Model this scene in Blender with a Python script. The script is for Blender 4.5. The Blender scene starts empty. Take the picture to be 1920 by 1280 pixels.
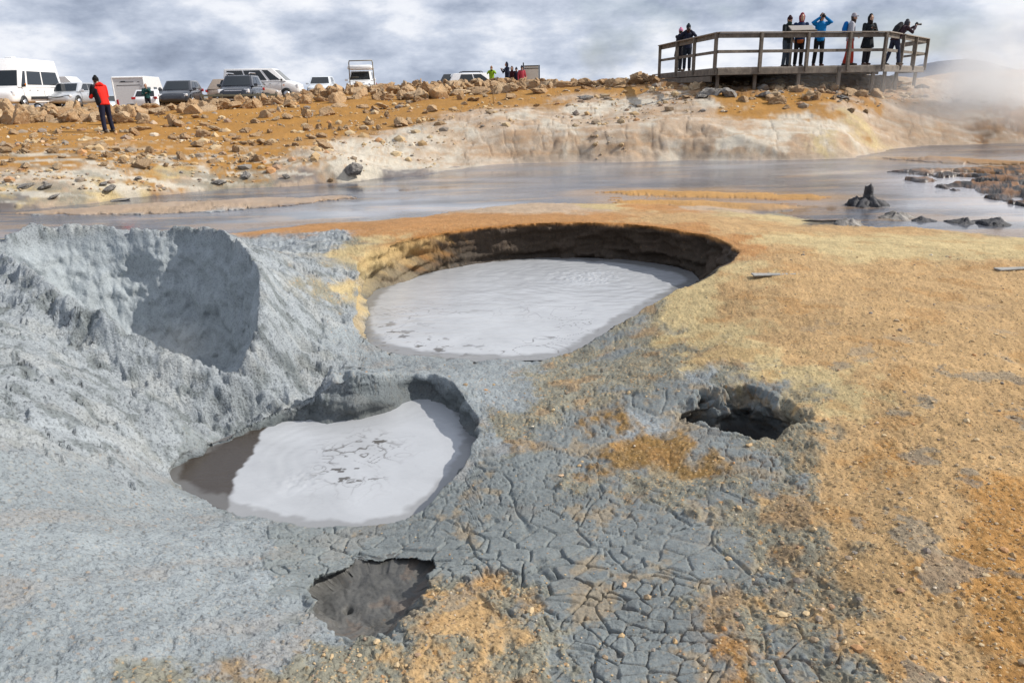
import bpy, math, random
import numpy as np
from mathutils import Vector, Matrix
rad = math.radians
random.seed(7)
RS = np.random.RandomState(11)
scene = bpy.context.scene
col = scene.collection

# ---------------------------------------------------------------- camera model
F = 1400.0; PH = 472.0; CAMZ = 1.78; ROLL = .024
PITCH = math.atan(PH / F)
CP, SP = math.cos(PITCH), math.sin(PITCH)
def lev(px, py):
    u = px - 960.0; v = 640.0 - py
    return u + v * ROLL, v - u * ROLL
def srow(px, py):
    u, v = lev(px, py)
    return (-F * SP + v * CP) / (F * CP + v * SP)
def xk(px, py):
    u, v = lev(px, py)
    return u / (F * CP + v * SP)
def U(px, py, z):
    Y = (z - CAMZ) / srow(px, py)
    return (xk(px, py) * Y, Y)
def UY(px, py, Y):
    return (xk(px, py) * Y, Y, CAMZ + srow(px, py) * Y)

# ---------------------------------------------------------------- numpy noise
_perm = RS.permutation(4096).astype(np.int64)
_ga = RS.rand(4096) * 2 * np.pi
_gx = np.cos(_ga); _gy = np.sin(_ga)
def pnoise(x, y, seed=0):
    xi = np.floor(x).astype(np.int64); yi = np.floor(y).astype(np.int64)
    xf = x - xi; yf = y - yi
    u = xf * xf * xf * (xf * (xf * 6 - 15) + 10); v = yf * yf * yf * (yf * (yf * 6 - 15) + 10)
    def g(ix, iy, dx, dy):
        h = _perm[(_perm[(ix + seed * 57) & 4095] + iy) & 4095]
        return _gx[h] * dx + _gy[h] * dy
    a = g(xi, yi, xf, yf); b = g(xi + 1, yi, xf - 1, yf)
    c = g(xi, yi + 1, xf, yf - 1); d = g(xi + 1, yi + 1, xf - 1, yf - 1)
    ab = a + u * (b - a); cd = c + u * (d - c)
    return (ab + v * (cd - ab)) * 1.5
def fbm(x, y, octs, seed=0, gain=0.5, lac=2.03):
    s = 0; a = 1.0; f = 1.0
    for o in range(octs):
        s = s + a * pnoise(x * f + 13.7 * o, y * f - 7.1 * o, seed + o)
        a *= gain; f *= lac
    return s
def ridged(x, y, octs, seed=0, gain=0.5):
    s = 0; a = 1.0; f = 1.0
    for o in range(octs):
        s = s + a * (1 - 2 * np.abs(pnoise(x * f + 3.7 * o, y * f - 9.1 * o, seed + o)))
        a *= gain; f *= 2.1
    return s
def sst(a, b, x):
    t = np.clip((x - a) / (b - a), 0, 1)
    return t * t * (3 - 2 * t)
def voro(x, y, seed=0, jit=0.85):
    """F2-F1 style edge distance and cell id for a jittered grid of unit size"""
    xi = np.floor(x).astype(np.int64); yi = np.floor(y).astype(np.int64)
    f1 = np.full(x.shape, 9.0); f2 = np.full(x.shape, 9.0); cid = np.zeros(x.shape, np.int64)
    for ox in (-1, 0, 1):
        for oy in (-1, 0, 1):
            h = _perm[(_perm[(xi + ox + seed * 91) & 4095] + yi + oy) & 4095]
            cx = xi + ox + .5 + (_gx[h]) * .5 * jit; cy = yi + oy + .5 + (_gy[(h * 7) & 4095]) * .5 * jit
            d = np.hypot(x - cx, y - cy)
            n = d < f1
            f2 = np.where(n, f1, np.minimum(f2, d)); cid = np.where(n, h, cid); f1 = np.where(n, d, f1)
    return f2 - f1, cid, f1

# ---------------------------------------------------------------- polygon distance
def polydist(X, Y, poly):
    """signed distance, negative inside"""
    P = np.asarray(poly, float); n = len(P)
    D = np.full(X.shape, 1e9); ins = np.zeros(X.shape, bool)
    for i in range(n):
        ax, ay = P[i]; bx, by = P[(i + 1) % n]
        ex, ey = bx - ax, by - ay
        t = np.clip(((X - ax) * ex + (Y - ay) * ey) / (ex * ex + ey * ey + 1e-12), 0, 1)
        D = np.minimum(D, np.hypot(X - ax - t * ex, Y - ay - t * ey))
        c = ((ay > Y) != (by > Y))
        xc = (bx - ax) * (Y - ay) / ((by - ay) if by != ay else 1e-9) + ax
        ins ^= c & (X < xc)
    return np.where(ins, -D, D)

def smooth_poly(P, it=1):
    P = [tuple(p) for p in P]
    for _ in range(it):
        Q = []
        for i in range(len(P)):
            a = P[i]; b = P[(i + 1) % len(P)]
            Q.append((a[0] * .75 + b[0] * .25, a[1] * .75 + b[1] * .25)); Q.append((a[0] * .25 + b[0] * .75, a[1] * .25 + b[1] * .75))
        P = Q
    return P

# ---------------------------------------------------------------- base terrain control points
CTRL = []
def cp(px, py, z): CTRL.append((*U(px, py, z), z))
def cY(px, Y, py=None, z=None):
    if py is not None: x, y, z = UY(px, py, Y); CTRL.append((x, y, z))
    else: CTRL.append((xk(px, 220) * Y, Y, z))
# near ground
for px, py, z in [
    (-300,1280,.12),(0,1270,.08),(300,1270,-.02),(650,1270,-.12),(960,1275,-.13),(1300,1275,-.08),(1650,1270,0),(1920,1270,.04),(2250,1270,.08),
    (-250,900,.25),(0,1050,.13),(250,1050,-.08),(500,1100,-.2),(860,1100,-.23),(1100,1050,-.22),(1400,1050,-.12),(1700,1000,0),(1920,950,.04),(2200,900,.06),
    (-250,650,.4),(0,850,.18),(150,800,.02),(250,880,-.22),(280,980,-.24),(380,1000,-.27),(550,1010,-.36),(740,1010,-.36),(900,930,-.3),(1000,880,-.27),
    (0,650,.3),(120,680,.12),(250,740,-.1),(330,800,-.25),(450,770,-.34),(500,720,-.25),(325,873,-.43),(400,833,-.43),(470,798,-.40),(530,770,-.36),(600,742,-.36),(290,850,-.33),(400,775,-.32),(530,722,-.25),
    (900,800,-.30),(920,700,-.36),(1030,700,-.36),(800,700,-.3),(700,700,-.26),(620,700,-.16),
    (1100,800,-.25),(1150,700,-.24),(1250,800,-.2),(1300,700,-.1),(1400,700,-.06),(1550,700,0),(1400,850,-.14),(1560,800,-.05),(1750,750,.03),(1920,700,.06),(2200,650,.06),
    (1100,670,-.36),(1140,630,-.3),(1200,590,-.22),(1260,560,-.12),(1330,530,-.02),(1400,500,.03),(1400,465,.03),
    (1500,560,.03),(1700,520,.03),(1900,520,.03),(2200,500,.0),
    (660,520,-.06),(650,600,-.2),(640,640,-.3),(700,470,0),(800,445,.02),(950,421,.02),(1050,417,.02),(1150,418,.02),(1250,427,.02),(1330,443,.02),(590,560,-.04),(560,640,-.16),
    (560,480,.06),(620,450,.0),(520,440,-.12),
    # crater rim
    (20,470,.43),(80,443,.50),(160,436,.51),(240,432,.52),(262,440,.48),(340,430,.52),(400,440,.49),(440,468,.41),(480,510,.30),(492,560,.18),(487,620,.03),(467,690,-.17),(432,722,-.25),
    (380,705,-.2),(330,685,-.12),(285,660,-.03),(240,640,.05),(190,600,.18),(130,570,.26),(60,525,.36),(0,485,.43),(-80,475,.46),
    (-60,560,.38)]:
    cp(px, py, z)
for px, Y, z in [(-100,8.8,-.05),(100,9.0,-.1),(240,9.2,-.12),(400,9.0,-.1),(-300,6.5,.2),(-400,4.5,.5)]:
    cY(px, Y, z=z)
# near shore and lake bed (z about the water level)
for px, py, z in [(0,450,-.2),(250,445,-.2),(430,440,-.2),(560,427,-.2),(700,413,-.2),(830,400,-.2),(900,390,-.2),(1000,381,-.2),(1110,379,-.2),(1300,386,-.2),(1440,396,-.2),
    (1560,425,-.2),(1700,432,-.2),(1920,448,-.2),(2300,470,-.2),(-300,460,-.2),(1250,405,-.1),(1500,440,-.05),(1750,470,0),(1000,400,-.1),(2100,480,-.05),(1400,415,-.08),(1650,455,-.04)]:
    cp(px, py, z)
for px, py in [(0,397),(200,378),(400,356),(600,347),(780,330),(860,316),(960,306),(1200,303),(1500,300),(1600,296),(1640,286),(1700,275),(1920,268),(2300,262),(-300,405)]:
    cp(px, py, -.24)
for px, Y in [(1400,16),(1000,16),(600,13),(1800,16),(200,11.5),(1900,21)]: cY(px, Y, z=-.32)
# far profiles : px, [(py, Y)...]
PROF = {
 -300: [(335,16.2),(255,25),(225,31)], 
 0: [(332,16.4),(255,24.5),(232,30),(212,33)],
 200: [(325,17),(252,25),(225,30),(208,34)],
 400: [(300,19),(250,25.5),(212,31),(196,35.5)],
 640: [(300,19),(272,22),(240,26),(202,33),(173,41),(168,44)],
 850: [(290,19.7),(240,24),(202,30),(172,37.5),(157,43)],
 960: [(280,21.2),(245,23.6),(206,27.4),(182,31.5),(152,43)],
 1100: [(268,21.7),(228,24.8),(192,28),(172,31.5),(154,38)],
 1200: [(265,21.8),(220,25),(187,28),(170,30),(154,33)],
 1300: [(262,21.6),(212,24.8),(182,26.5),(167,28)],
 1500: [(265,21.8),(228,23.8),(200,25.2),(172,27.2)],
 1600: [(255,22.3),(220,24.2),(202,25.2),(180,27),(166,30)],
 1700: [(215,26.4),(200,27.8),(180,30.5),(157,36)],
 1920: [(200,27),(188,28),(165,32),(154,40)],
 2300: [(195,27),(188,28),(160,33),(152,40)],
}
for px, L in PROF.items():
    for py, Y in L: cY(px, Y, py=py)
VZ = {'van': (50,47,205), 'silver': (143,50,201), 'small': (224,75,216), 'caravan': (103,62,209), 'motorhome': (270,64,214), 'tail': (297,54,210), 'dark': (344,45.5,201), 'beige': (463,52,197), 'offroad': (457,44,200),
      'pvan': (500,57,187), 'saloon': (606,62,182.5), 'jeep': (681,57,183), 'black': (852,60,178), 'estate': (897,58,180.5), 'woman': (281,50,209.5)}
for k_, (px, Y, py) in VZ.items(): cY(px, Y, py=py)
for px, Y, z in [(-300,45,1.35),(-300,70,.9),(0,75,.8),(150,80,.3),(330,80,.3),(480,80,.8),(650,80,1.4),
                 (850,80,1.4),(930,53,1.6),(970,53,1.5),(1000,53,1.5),(1000,80,1.3),(1100,48,1.6),(1200,40,1.8),(1200,60,1.6),
                 (1350,30,1.75),(1350,36,2.22),(1500,36,2.22),(1600,37,2.12),(1240,37,2.2),(1550,30,1.66),(1700,37,1.85),(1400,50,1.7),(1250,50,1.7),(1700,42,1.6),(1700,60,1.5),(2000,60,1.5),(2300,60,1.5)]:
    cY(px, Y, z=z)
for px in (-500, 0, 500, 1000, 1500, 2000, 2500):
    cY(px, 160, z=1.0); cY(px, 700, z=.6); cY(px, 4000, z=.0)
CTRL = np.array(CTRL)
C0Y = -1.2
def lp(X, Y):
    return np.arctan2(X, Y - C0Y), np.log(np.hypot(X, Y - C0Y) + 1e-9)
def tps_fit(P, z, lam=2e-4):
    n = len(P)
    d2 = ((P[:, None] - P[None]) ** 2).sum(-1)
    K = .5 * d2 * np.log(d2 + 1e-12) + np.eye(n) * lam
    A = np.zeros((n + 3, n + 3)); A[:n, :n] = K; A[:n, n] = 1; A[:n, n + 1:] = P; A[n, :n] = 1; A[n + 1:, :n] = P.T
    b = np.zeros(n + 3); b[:n] = z
    return np.linalg.solve(A, b)
_A, _L = lp(CTRL[:, 0], CTRL[:, 1]); _P = np.stack([_A, _L], 1)
_w = tps_fit(_P, CTRL[:, 2])
GA = np.linspace(-1.25, 1.25, 620); GL = np.linspace(.3, 8.4, 1500)
def _tps_eval(a, l):
    out = np.zeros(a.shape)
    for i in range(len(_P)):
        d2 = (a - _P[i, 0]) ** 2 + (l - _P[i, 1]) ** 2
        out += _w[i] * .5 * d2 * np.log(d2 + 1e-12)
    n = len(_P)
    return out + _w[n] + _w[n + 1] * a + _w[n + 2] * l
_g1, _g2 = np.meshgrid(GA, GL, indexing='ij')
BASEG = _tps_eval(_g1, _g2)
def gsample(G, a, l):
    fa = np.clip((a - GA[0]) / (GA[1] - GA[0]), 0, len(GA) - 1.001); fl = np.clip((l - GL[0]) / (GL[1] - GL[0]), 0, len(GL) - 1.001)
    ia = fa.astype(np.int64); il = fl.astype(np.int64); ta = fa - ia; tl = fl - il
    if G.ndim == 3: ta = ta[..., None]; tl = tl[..., None]
    return (G[ia, il] * (1 - ta) + G[ia + 1, il] * ta) * (1 - tl) + (G[ia, il + 1] * (1 - ta) + G[ia + 1, il + 1] * ta) * tl
def base(X, Y):
    a, l = lp(X, Y)
    return gsample(BASEG, a, l)
_ty = np.exp(np.linspace(math.log(1.2), math.log(400), 3000))
def hit(px, py, fn=None, start=0.0):
    """first meeting of the view ray with the terrain"""
    Y = _ty[_ty > start]; z = CAMZ + srow(px, py) * Y
    h = (fn or base)(xk(px, py) * Y, Y)
    k = np.where(z < h)[0]
    i = k[0] if len(k) else len(Y) - 1
    return float(xk(px, py) * Y[i]), float(Y[i]), float(h[i])

# ---------------------------------------------------------------- pits and pools
WZ = -.25
M1Z, M2Z, H2Z, H3Z, BWZ = -.47, -.45, -.70, -.34, -.60
def hp(L): return [hit(a, b)[:2] for a, b in L]
P1R = smooth_poly(hp([(657,600),(668,560),(672,520),(668,492),(676,478),(705,466),(760,451),(850,434),(950,422),(1050,418),(1150,419),(1250,428),(1330,444),(1388,465),(1378,490),(1345,510),(1305,532),
       (1245,560),(1190,588),(1130,625),(1085,658),(1035,673),(940,676),(840,672),(740,664),(690,640),(664,620)]))
P1W = smooth_poly([U(a, b, M1Z) for a, b in [(682,610),(688,580),(706,552),(725,537),(765,522),(820,506),(880,494),(950,487),(1040,484),(1140,489),(1210,497),(1265,509),(1300,522),(1245,552),(1190,580),(1130,615),(1085,648),
       (1035,666),(940,670),(840,666),(750,656),(700,635)]])
P2R = smooth_poly(hp([(320,873),(350,848),(410,820),(480,786),(550,755),(610,725),(680,708),(760,700),(820,704),(862,732),(888,768),(898,800),(890,840),(862,885),(800,950),(745,983),(650,990),(540,986),(420,948),(345,922),(322,895)]))
P2W = smooth_poly([U(a, b, M2Z) for a, b in [(325,876),(345,862),(400,838),(470,803),(530,775),(590,756),(650,741),(730,733),(800,740),(850,762),(876,800),(872,840),(850,880),(795,940),(740,973),(650,981),(550,977),(430,940),(350,915),(330,895)]])
H2R = hp([(1258,768),(1290,745),(1312,730),(1345,728),(1352,738),(1362,724),(1425,727),(1440,737),(1485,750),(1500,765),(1527,776),(1512,795),(1478,808),(1440,822),(1400,822),(1372,817),(1335,803),(1310,792),(1275,786)])
H2W = [U(a, b, H2Z) for a, b in [(1290,795),(1330,782),(1400,782),(1480,788),(1500,800),(1470,815),(1430,828),(1380,824),(1340,812),(1310,803)]]
H3R = hp([(577,1103),(592,1086),(625,1075),(645,1068),(660,1050),(700,1048),(735,1042),(770,1048),(805,1052),(812,1066),(803,1092),(795,1130),(770,1160),(742,1175),(730,1208),(715,1195),(690,1198),(640,1196),(605,1176),(588,1140)])
H3W = [U(a, b, H3Z) for a, b in [(600,1120),(650,1085),(700,1072),(790,1075),(785,1110),(765,1150),(725,1172),(690,1180),(640,1175),(610,1150)]]
CRR = [U(a, b, z) for a, b, z in [(-80,475,.46),(20,470,.43),(80,443,.50),(160,436,.51),(240,432,.52),(262,440,.48),(340,430,.52),(400,440,.49),(440,468,.41),(480,510,.30),(492,560,.18),(487,620,.03),(467,690,-.17),(432,722,-.25),
    (380,705,-.2),(330,685,-.12),(285,660,-.03),(240,640,.05),(190,600,.18),(130,570,.26),(60,525,.36),(0,485,.43)]]
CRW = [U(a, b, BWZ) for a, b in [(300,670),(360,665),(430,668),(450,690),(430,730),(380,740),(320,715),(280,690)]]
BROWN = [U(a, b, M2Z) for a, b in [(270,900),(330,830),(440,790),(515,782),(490,815),(470,850),(450,890),(432,925),(425,965),(330,960)]]
PITS = [(P1R, P1W, M1Z - .1, .9, .025), (P2R, P2W, M2Z - .1, .9, .02), (H2R, H2W, H2Z - .06, .55, .030), (H3R, H3W, H3Z, .8, .022), (CRR, CRW, BWZ, .7, .03)]
WATER = [U(a, b, WZ) for a, b in [(-400,408),(0,397),(200,378),(400,356),(600,347),(780,330),(860,316),(960,306),(1200,303),(1500,300),(1600,297),(1640,286),(1700,275),(1920,268),(2600,262),(2600,480),(1920,447),(1800,436),
    (1700,425),(1640,430),(1560,424),(1500,408),(1440,396),(1300,387),(1110,379),(1000,381),(900,390),(830,400),(700,413),(560,427),(430,440),(250,445),(100,450),(0,450),(-400,462)]]
WATER = smooth_poly(WATER)
ISL = [[U(a, b, WZ) for a, b in L] for L in (
    [(20,402),(130,404),(300,402),(450,393),(560,383),(640,376),(672,371),(640,368),(450,373),(300,380),(150,390),(40,398)],
    [(1100,362),(1200,358),(1350,359),(1560,368),(1540,376),(1400,373),(1200,369)],
    [(1150,374),(1300,377),(1420,382),(1530,388),(1440,398),(1300,390),(1150,382)],
    [(1650,297),(1800,297),(1920,304),(2300,310),(2300,316),(1920,312),(1720,303)],
    [(1800,322),(1860,316),(1920,315),(2300,318),(2300,332),(1920,329),(1840,328)],
    [(1835,360),(1890,352),(2100,350),(2100,372),(1900,368)],
    [(1450,420),(1520,412),(1600,418),(1640,430),(1560,432)])]
MARG = [.13, .09, .03, .03, .2]
def pitfields(X, Y):
    res = []
    for R, W, fz, ex, wamp in PITS:
        Rn = np.array(R); x0, y0 = Rn.min(0) - .6; x1, y1 = Rn.max(0) + .6
        m = (X > x0) & (X < x1) & (Y > y0) & (Y < y1)
        xs, ys = X[m], Y[m]
        hf = len(res) in (2, 3); wx = fbm(xs * (9 if hf else 3), ys * (9 if hf else 3), 4 if hf else 2, 31, .55 if hf else .45) * wamp * 1.4; wy = fbm(xs * (9 if hf else 3) + 50, ys * (9 if hf else 3), 4 if hf else 2, 37, .55 if hf else .45) * wamp * 1.4
        dR = np.full(X.shape, 9.0); dW = np.full(X.shape, 9.0)
        dR[m] = polydist(xs + wx, ys + wy, R); dW[m] = np.maximum(polydist(xs + wx * .5, ys + wy * .5, W), dR[m] + MARG[len(res)])
        res.append((dR, dW, fz, ex))
    return res
_bc = np.array(U(392, 692, BWZ)); _cr = np.array(smooth_poly(CRR, 2)); _dd = _cr - _bc
_th = np.arctan2(_dd[:, 1], _dd[:, 0]); _o = np.argsort(_th); _tht = _th[_o]; _rrt = np.hypot(_dd[:, 0], _dd[:, 1])[_o]
_tht = np.concatenate([_tht - 2 * np.pi, _tht, _tht + 2 * np.pi]); _rrt = np.concatenate([_rrt] * 3)
def bowl(X, Y):
    r = np.hypot(X - _bc[0], Y - _bc[1]); th = np.arctan2(Y - _bc[1], X - _bc[0])
    return r / (np.interp(th, _tht, _rrt) * (1 + .035 * fbm(np.cos(th) * 2.2, np.sin(th) * 2.2, 3, 33)))
def Hs(X, Y, want=False):
    b = base(X, Y)
    # shore
    wx = fbm(X * .5, Y * .9, 4, 3) * .35
    m = (Y > 8) & (Y < 40)
    dw = np.full(X.shape, 9.0)
    xs, ys = X[m], Y[m]
    d = polydist(xs, ys + wx[m] * .8, WATER)
    wob = fbm(xs * 1.3, ys * 3.0, 4, 71, .6) * .30
    for I in ISL: d = np.maximum(d, -polydist(xs, ys + wx[m] * .5, I) - wob * .6)
    # crusty flats at the right
    reg = sst(7.5, 9.5, xs) * sst(19.0, 17.0, ys) * sst(10.6, 11.2, ys)
    lump = fbm(xs * 1.1, ys * 1.5, 4, 77) + (xs / ys - .60) * 3.2
    d = np.where(reg > .01, np.maximum(d, np.where(reg > .5, (lump) * .5, -9)), d)
    dw[m] = d
    zin = WZ - .015 - .12 * sst(0, .8, -dw); zout = WZ + .012 + .05 * sst(0, .5, dw) + np.where(Y > 15, .9, .15) * np.clip(dw - np.where(Y > 15, .05, .5), 0, 3)
    z = np.where(dw < 0, np.minimum(b, zin), np.where(dw < 3.0, np.minimum(np.maximum(b, WZ + .012 + .03 * sst(0, .4, dw)), zout), b))
    z = np.where(m, z, b)
    ext = {}
    wall = np.zeros(X.shape)
    for k, (dR, dW, fz, ex) in enumerate(pitfields(X, Y)):
        a = np.clip(-dR, 0, None); w = np.clip(dW, 0, None)
        t = np.where(dR < 0, a / (a + w + .012), 0)
        t = np.where((dR < 0) & (dW < 0), 1, t)
        g = 1 - (1 - t) ** (1 / ex if k != 4 else 2.3)
        if k == 0: g = sst(0, 1, t) * .5 + .5 * g
        if k == 4:
            rho = bowl(X, Y); t = np.clip(1 - rho, 0, 1); dR = np.where(rho < 1, -np.abs(dR) * (np.abs(dR) < 8) - 1e-4, np.abs(dR))
            g = np.clip((1 - np.clip(rho, 0, 1) ** 2.0) * 1.12, 0, 1)
        z = np.where(dR < 0, z * (1 - g) + fz * g, z)
        if want: ext[k] = (dR, dW, t)
    if want: return z, dw, ext
    return z
# ---------------------------------------------------------------- what the ground is made of
def s2l(c):
    c = np.asarray(c, float) / 255.0
    return np.where(c <= .04045, c / 12.92, ((c + .055) / 1.055) ** 2.4)
LIGHT = np.array([1.32, 1.31, 1.36])
# class: seen colour, lump, fine, crack, grain, wet
CLS = {
 'a': ((180,187,196), 1.0, 1.0, 0, 0, 0), 'b': ((160,172,184), .3, .8, 0, 0, .1), 'g': ((164,172,180), .25, .75, .10, .25, 0),
 'k': ((136,143,147), .12, .40, 1.0, .15, .1), 'h': ((150,147,134), .3, .6, .35, .9, 0), 'o': ((204,168,122), .12, .6, 0, 1.0, 0),
 'p': ((214,192,146), .15, .6, 0, .8, 0), 'O': ((182,131,60), .1, .35, 0, .5, 0), 't': ((198,174,152), .4, .5, 0, .3, 0),
 'w': ((218,208,194), .4, .5, 0, .3, 0), 'r': ((192,140,88), .15, .5, 0, .8, 0), 'm': ((128,118,116), .05, .1, 0, .1, .8),
 'd': ((62,62,66), .5, .6, 0, .2, .6), 'y': ((150,116,62), .3, .5, .2, .8, .25), 's': ((150,108,62), .7, .6, 0, .6, 0), 'q': ((190,142,84), .12, .6, 0, 1.0, 0), 'i': ((88,84,80), .3, .5, 0, .2, .75)}
KEYS = list(CLS)
def rl(s):
    out = ''
    n = ''
    for ch in s:
        if ch.isdigit(): n += ch
        elif ch == ' ': continue
        else: out += ch * (int(n) if n else 1); n = ''
    return (out + out[-1] * 33)[:33]
MAP = {
 150:'28s5t', 170:'21O8s4t', 190:'18O twwtw 6O 4t', 210:'15O twtww 3t 4O 4t 2s', 230:'14O 3t w 2t w 3t 3w 4t 2s', 250:'12O t 2w 3t w 4t 3w w p 3t 2s',
 270:'11O 3w 7t w t 2w t p 6t', 290:'10O t 2w t 2w 17t', 310:'9O t O 3w 15t 4r', 330:'twtwOpwOO 2t w 18m 2y d', 350:'w 2t w p O t 2h 22m 2d', 370:'2p h 2p m 5t 7m 9r d 3m 2d',
 390:'2m 5t 8m 4t p 2r 2t 6m 3d', 410:'12m t 7r 4o p h d h d m 2d m', 430:'p 7a 6r 8r r 8o h m', 450:'p 10a h p r 8y 2r 9p',
 470:'11a 2p 2y 7y 2r 2o 9p', 510:'11a h p 9h p p 9o', 550:'10a h p 8k h 2p 10o', 590:'12a 7k 2h 2p 10o', 630:'11a g 8k h 3p 9o',
 670:'11a 6g 2h k 2h 3p 8o', 710:'11a 6g 5h g h 3p 6o', 750:'11a 4k 2g 2h 2k 4k h 2p 6o', 790:'9a 5k 2g 2h k y g k 3k h o p 5o', 830:'6a 9k g h 3k 2y 2k 2h 7o',
 870:'3g 2a g 8k g 4k 4y 2k h 2o r 4o', 910:'6g 12k h k 4h k h 5o r O', 950:'7g 14k h k h o h 5o r O', 990:'9g 14k 3h 4o r 2O', 1030:'9g 15k 2h 4o r 2O',
 1070:'9g 4k 11k 3h 2o 2r 2O', 1110:'9g 4k k h o h 5k 2h o 2h 3o 2r O', 1150:'10g 2k h h 2o h 5k 3h o h 4o r r', 1190:'11g 2k h 3o h 5k h k h 4o 3r',
 1230:'10g 3h o h o 2h 5k r k h k h 4o r O', 1270:'4g 2h g 6h o h o 2h 5k r h k 2h 4o 2r'}
_cp = []; _cc = []
for py, s in MAP.items():
    s = rl(s)
    if py >= 870: s = s.replace('O', 'q').replace('r', 'q')
    for i, ch in enumerate(s):
        px = i * 60
        if py > 430 and ch == 'a' and px < 480 and py < 700:
            pass
        x, y, z = hit(px + random.uniform(-12, 12), max(py, 158) + random.uniform(-4, 4))
        _cp.append((x, y)); _cc.append(KEYS.index(ch))
for Y in (70, 160, 600, 2500):
    for px in range(-600, 2700, 200):
        _cp.append((xk(px, 200) * Y, Y)); _cc.append(KEYS.index('s' if Y < 100 else 'h'))
_cp = np.array(_cp); _cc = np.array(_cc)
_ca, _cl = lp(_cp[:, 0], _cp[:, 1])
PARAM = np.array([list(s2l(CLS[k][0]) / LIGHT) + list(CLS[k][1:]) for k in KEYS])   # 8 values
_cg1, _cg2 = _g1[::2, ::2], _g2[::2, ::2]
num = np.zeros(_cg1.shape + (8,)); den = np.zeros(_cg1.shape)
for i in range(len(_cp)):
    # only neighbours matter
    ai = np.searchsorted(GA[::2], [_ca[i] - .25, _ca[i] + .25]); li = np.searchsorted(GL[::2], [_cl[i] - .6, _cl[i] + .6])
    sl = (slice(max(ai[0], 0), ai[1] + 1), slice(max(li[0], 0), li[1] + 1))
    dy = (_cg2[sl] - _cl[i]) ; d2 = (_cg1[sl] - _ca[i]) ** 2 + (dy * .8) ** 2
    w = 1 / (d2 + 1.5e-4) ** 2.6 * np.clip(1 - d2 / .09, 0, 1)
    num[sl] += w[..., None] * PARAM[_cc[i]]; den[sl] += w
den0 = den < 1
PG = num / np.maximum(den, 1e-9)[..., None]
PG[den0] = PARAM[KEYS.index('h')]
# back to full grid
PGf = np.repeat(np.repeat(PG, 2, 0), 2, 1)[:len(GA), :len(GL)]
if PGf.shape[0] < len(GA) or PGf.shape[1] < len(GL):
    PGf = np.pad(PGf, ((0, len(GA) - PGf.shape[0]), (0, len(GL) - PGf.shape[1]), (0, 0)), 'edge')
PGf = (PGf + np.roll(PGf, 1, 0) + np.roll(PGf, -1, 0) + np.roll(PGf, 1, 1) + np.roll(PGf, -1, 1)) / 5
def ground_params(X, Y):
    a, l = lp(X, Y)
    n1 = fbm(a * 22, l * 16, 5, 101, .62) * .030; n2 = fbm(a * 22 + 40, l * 16, 5, 107, .62) * .030
    return gsample(PGf, a + n1, l + n2)

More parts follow.
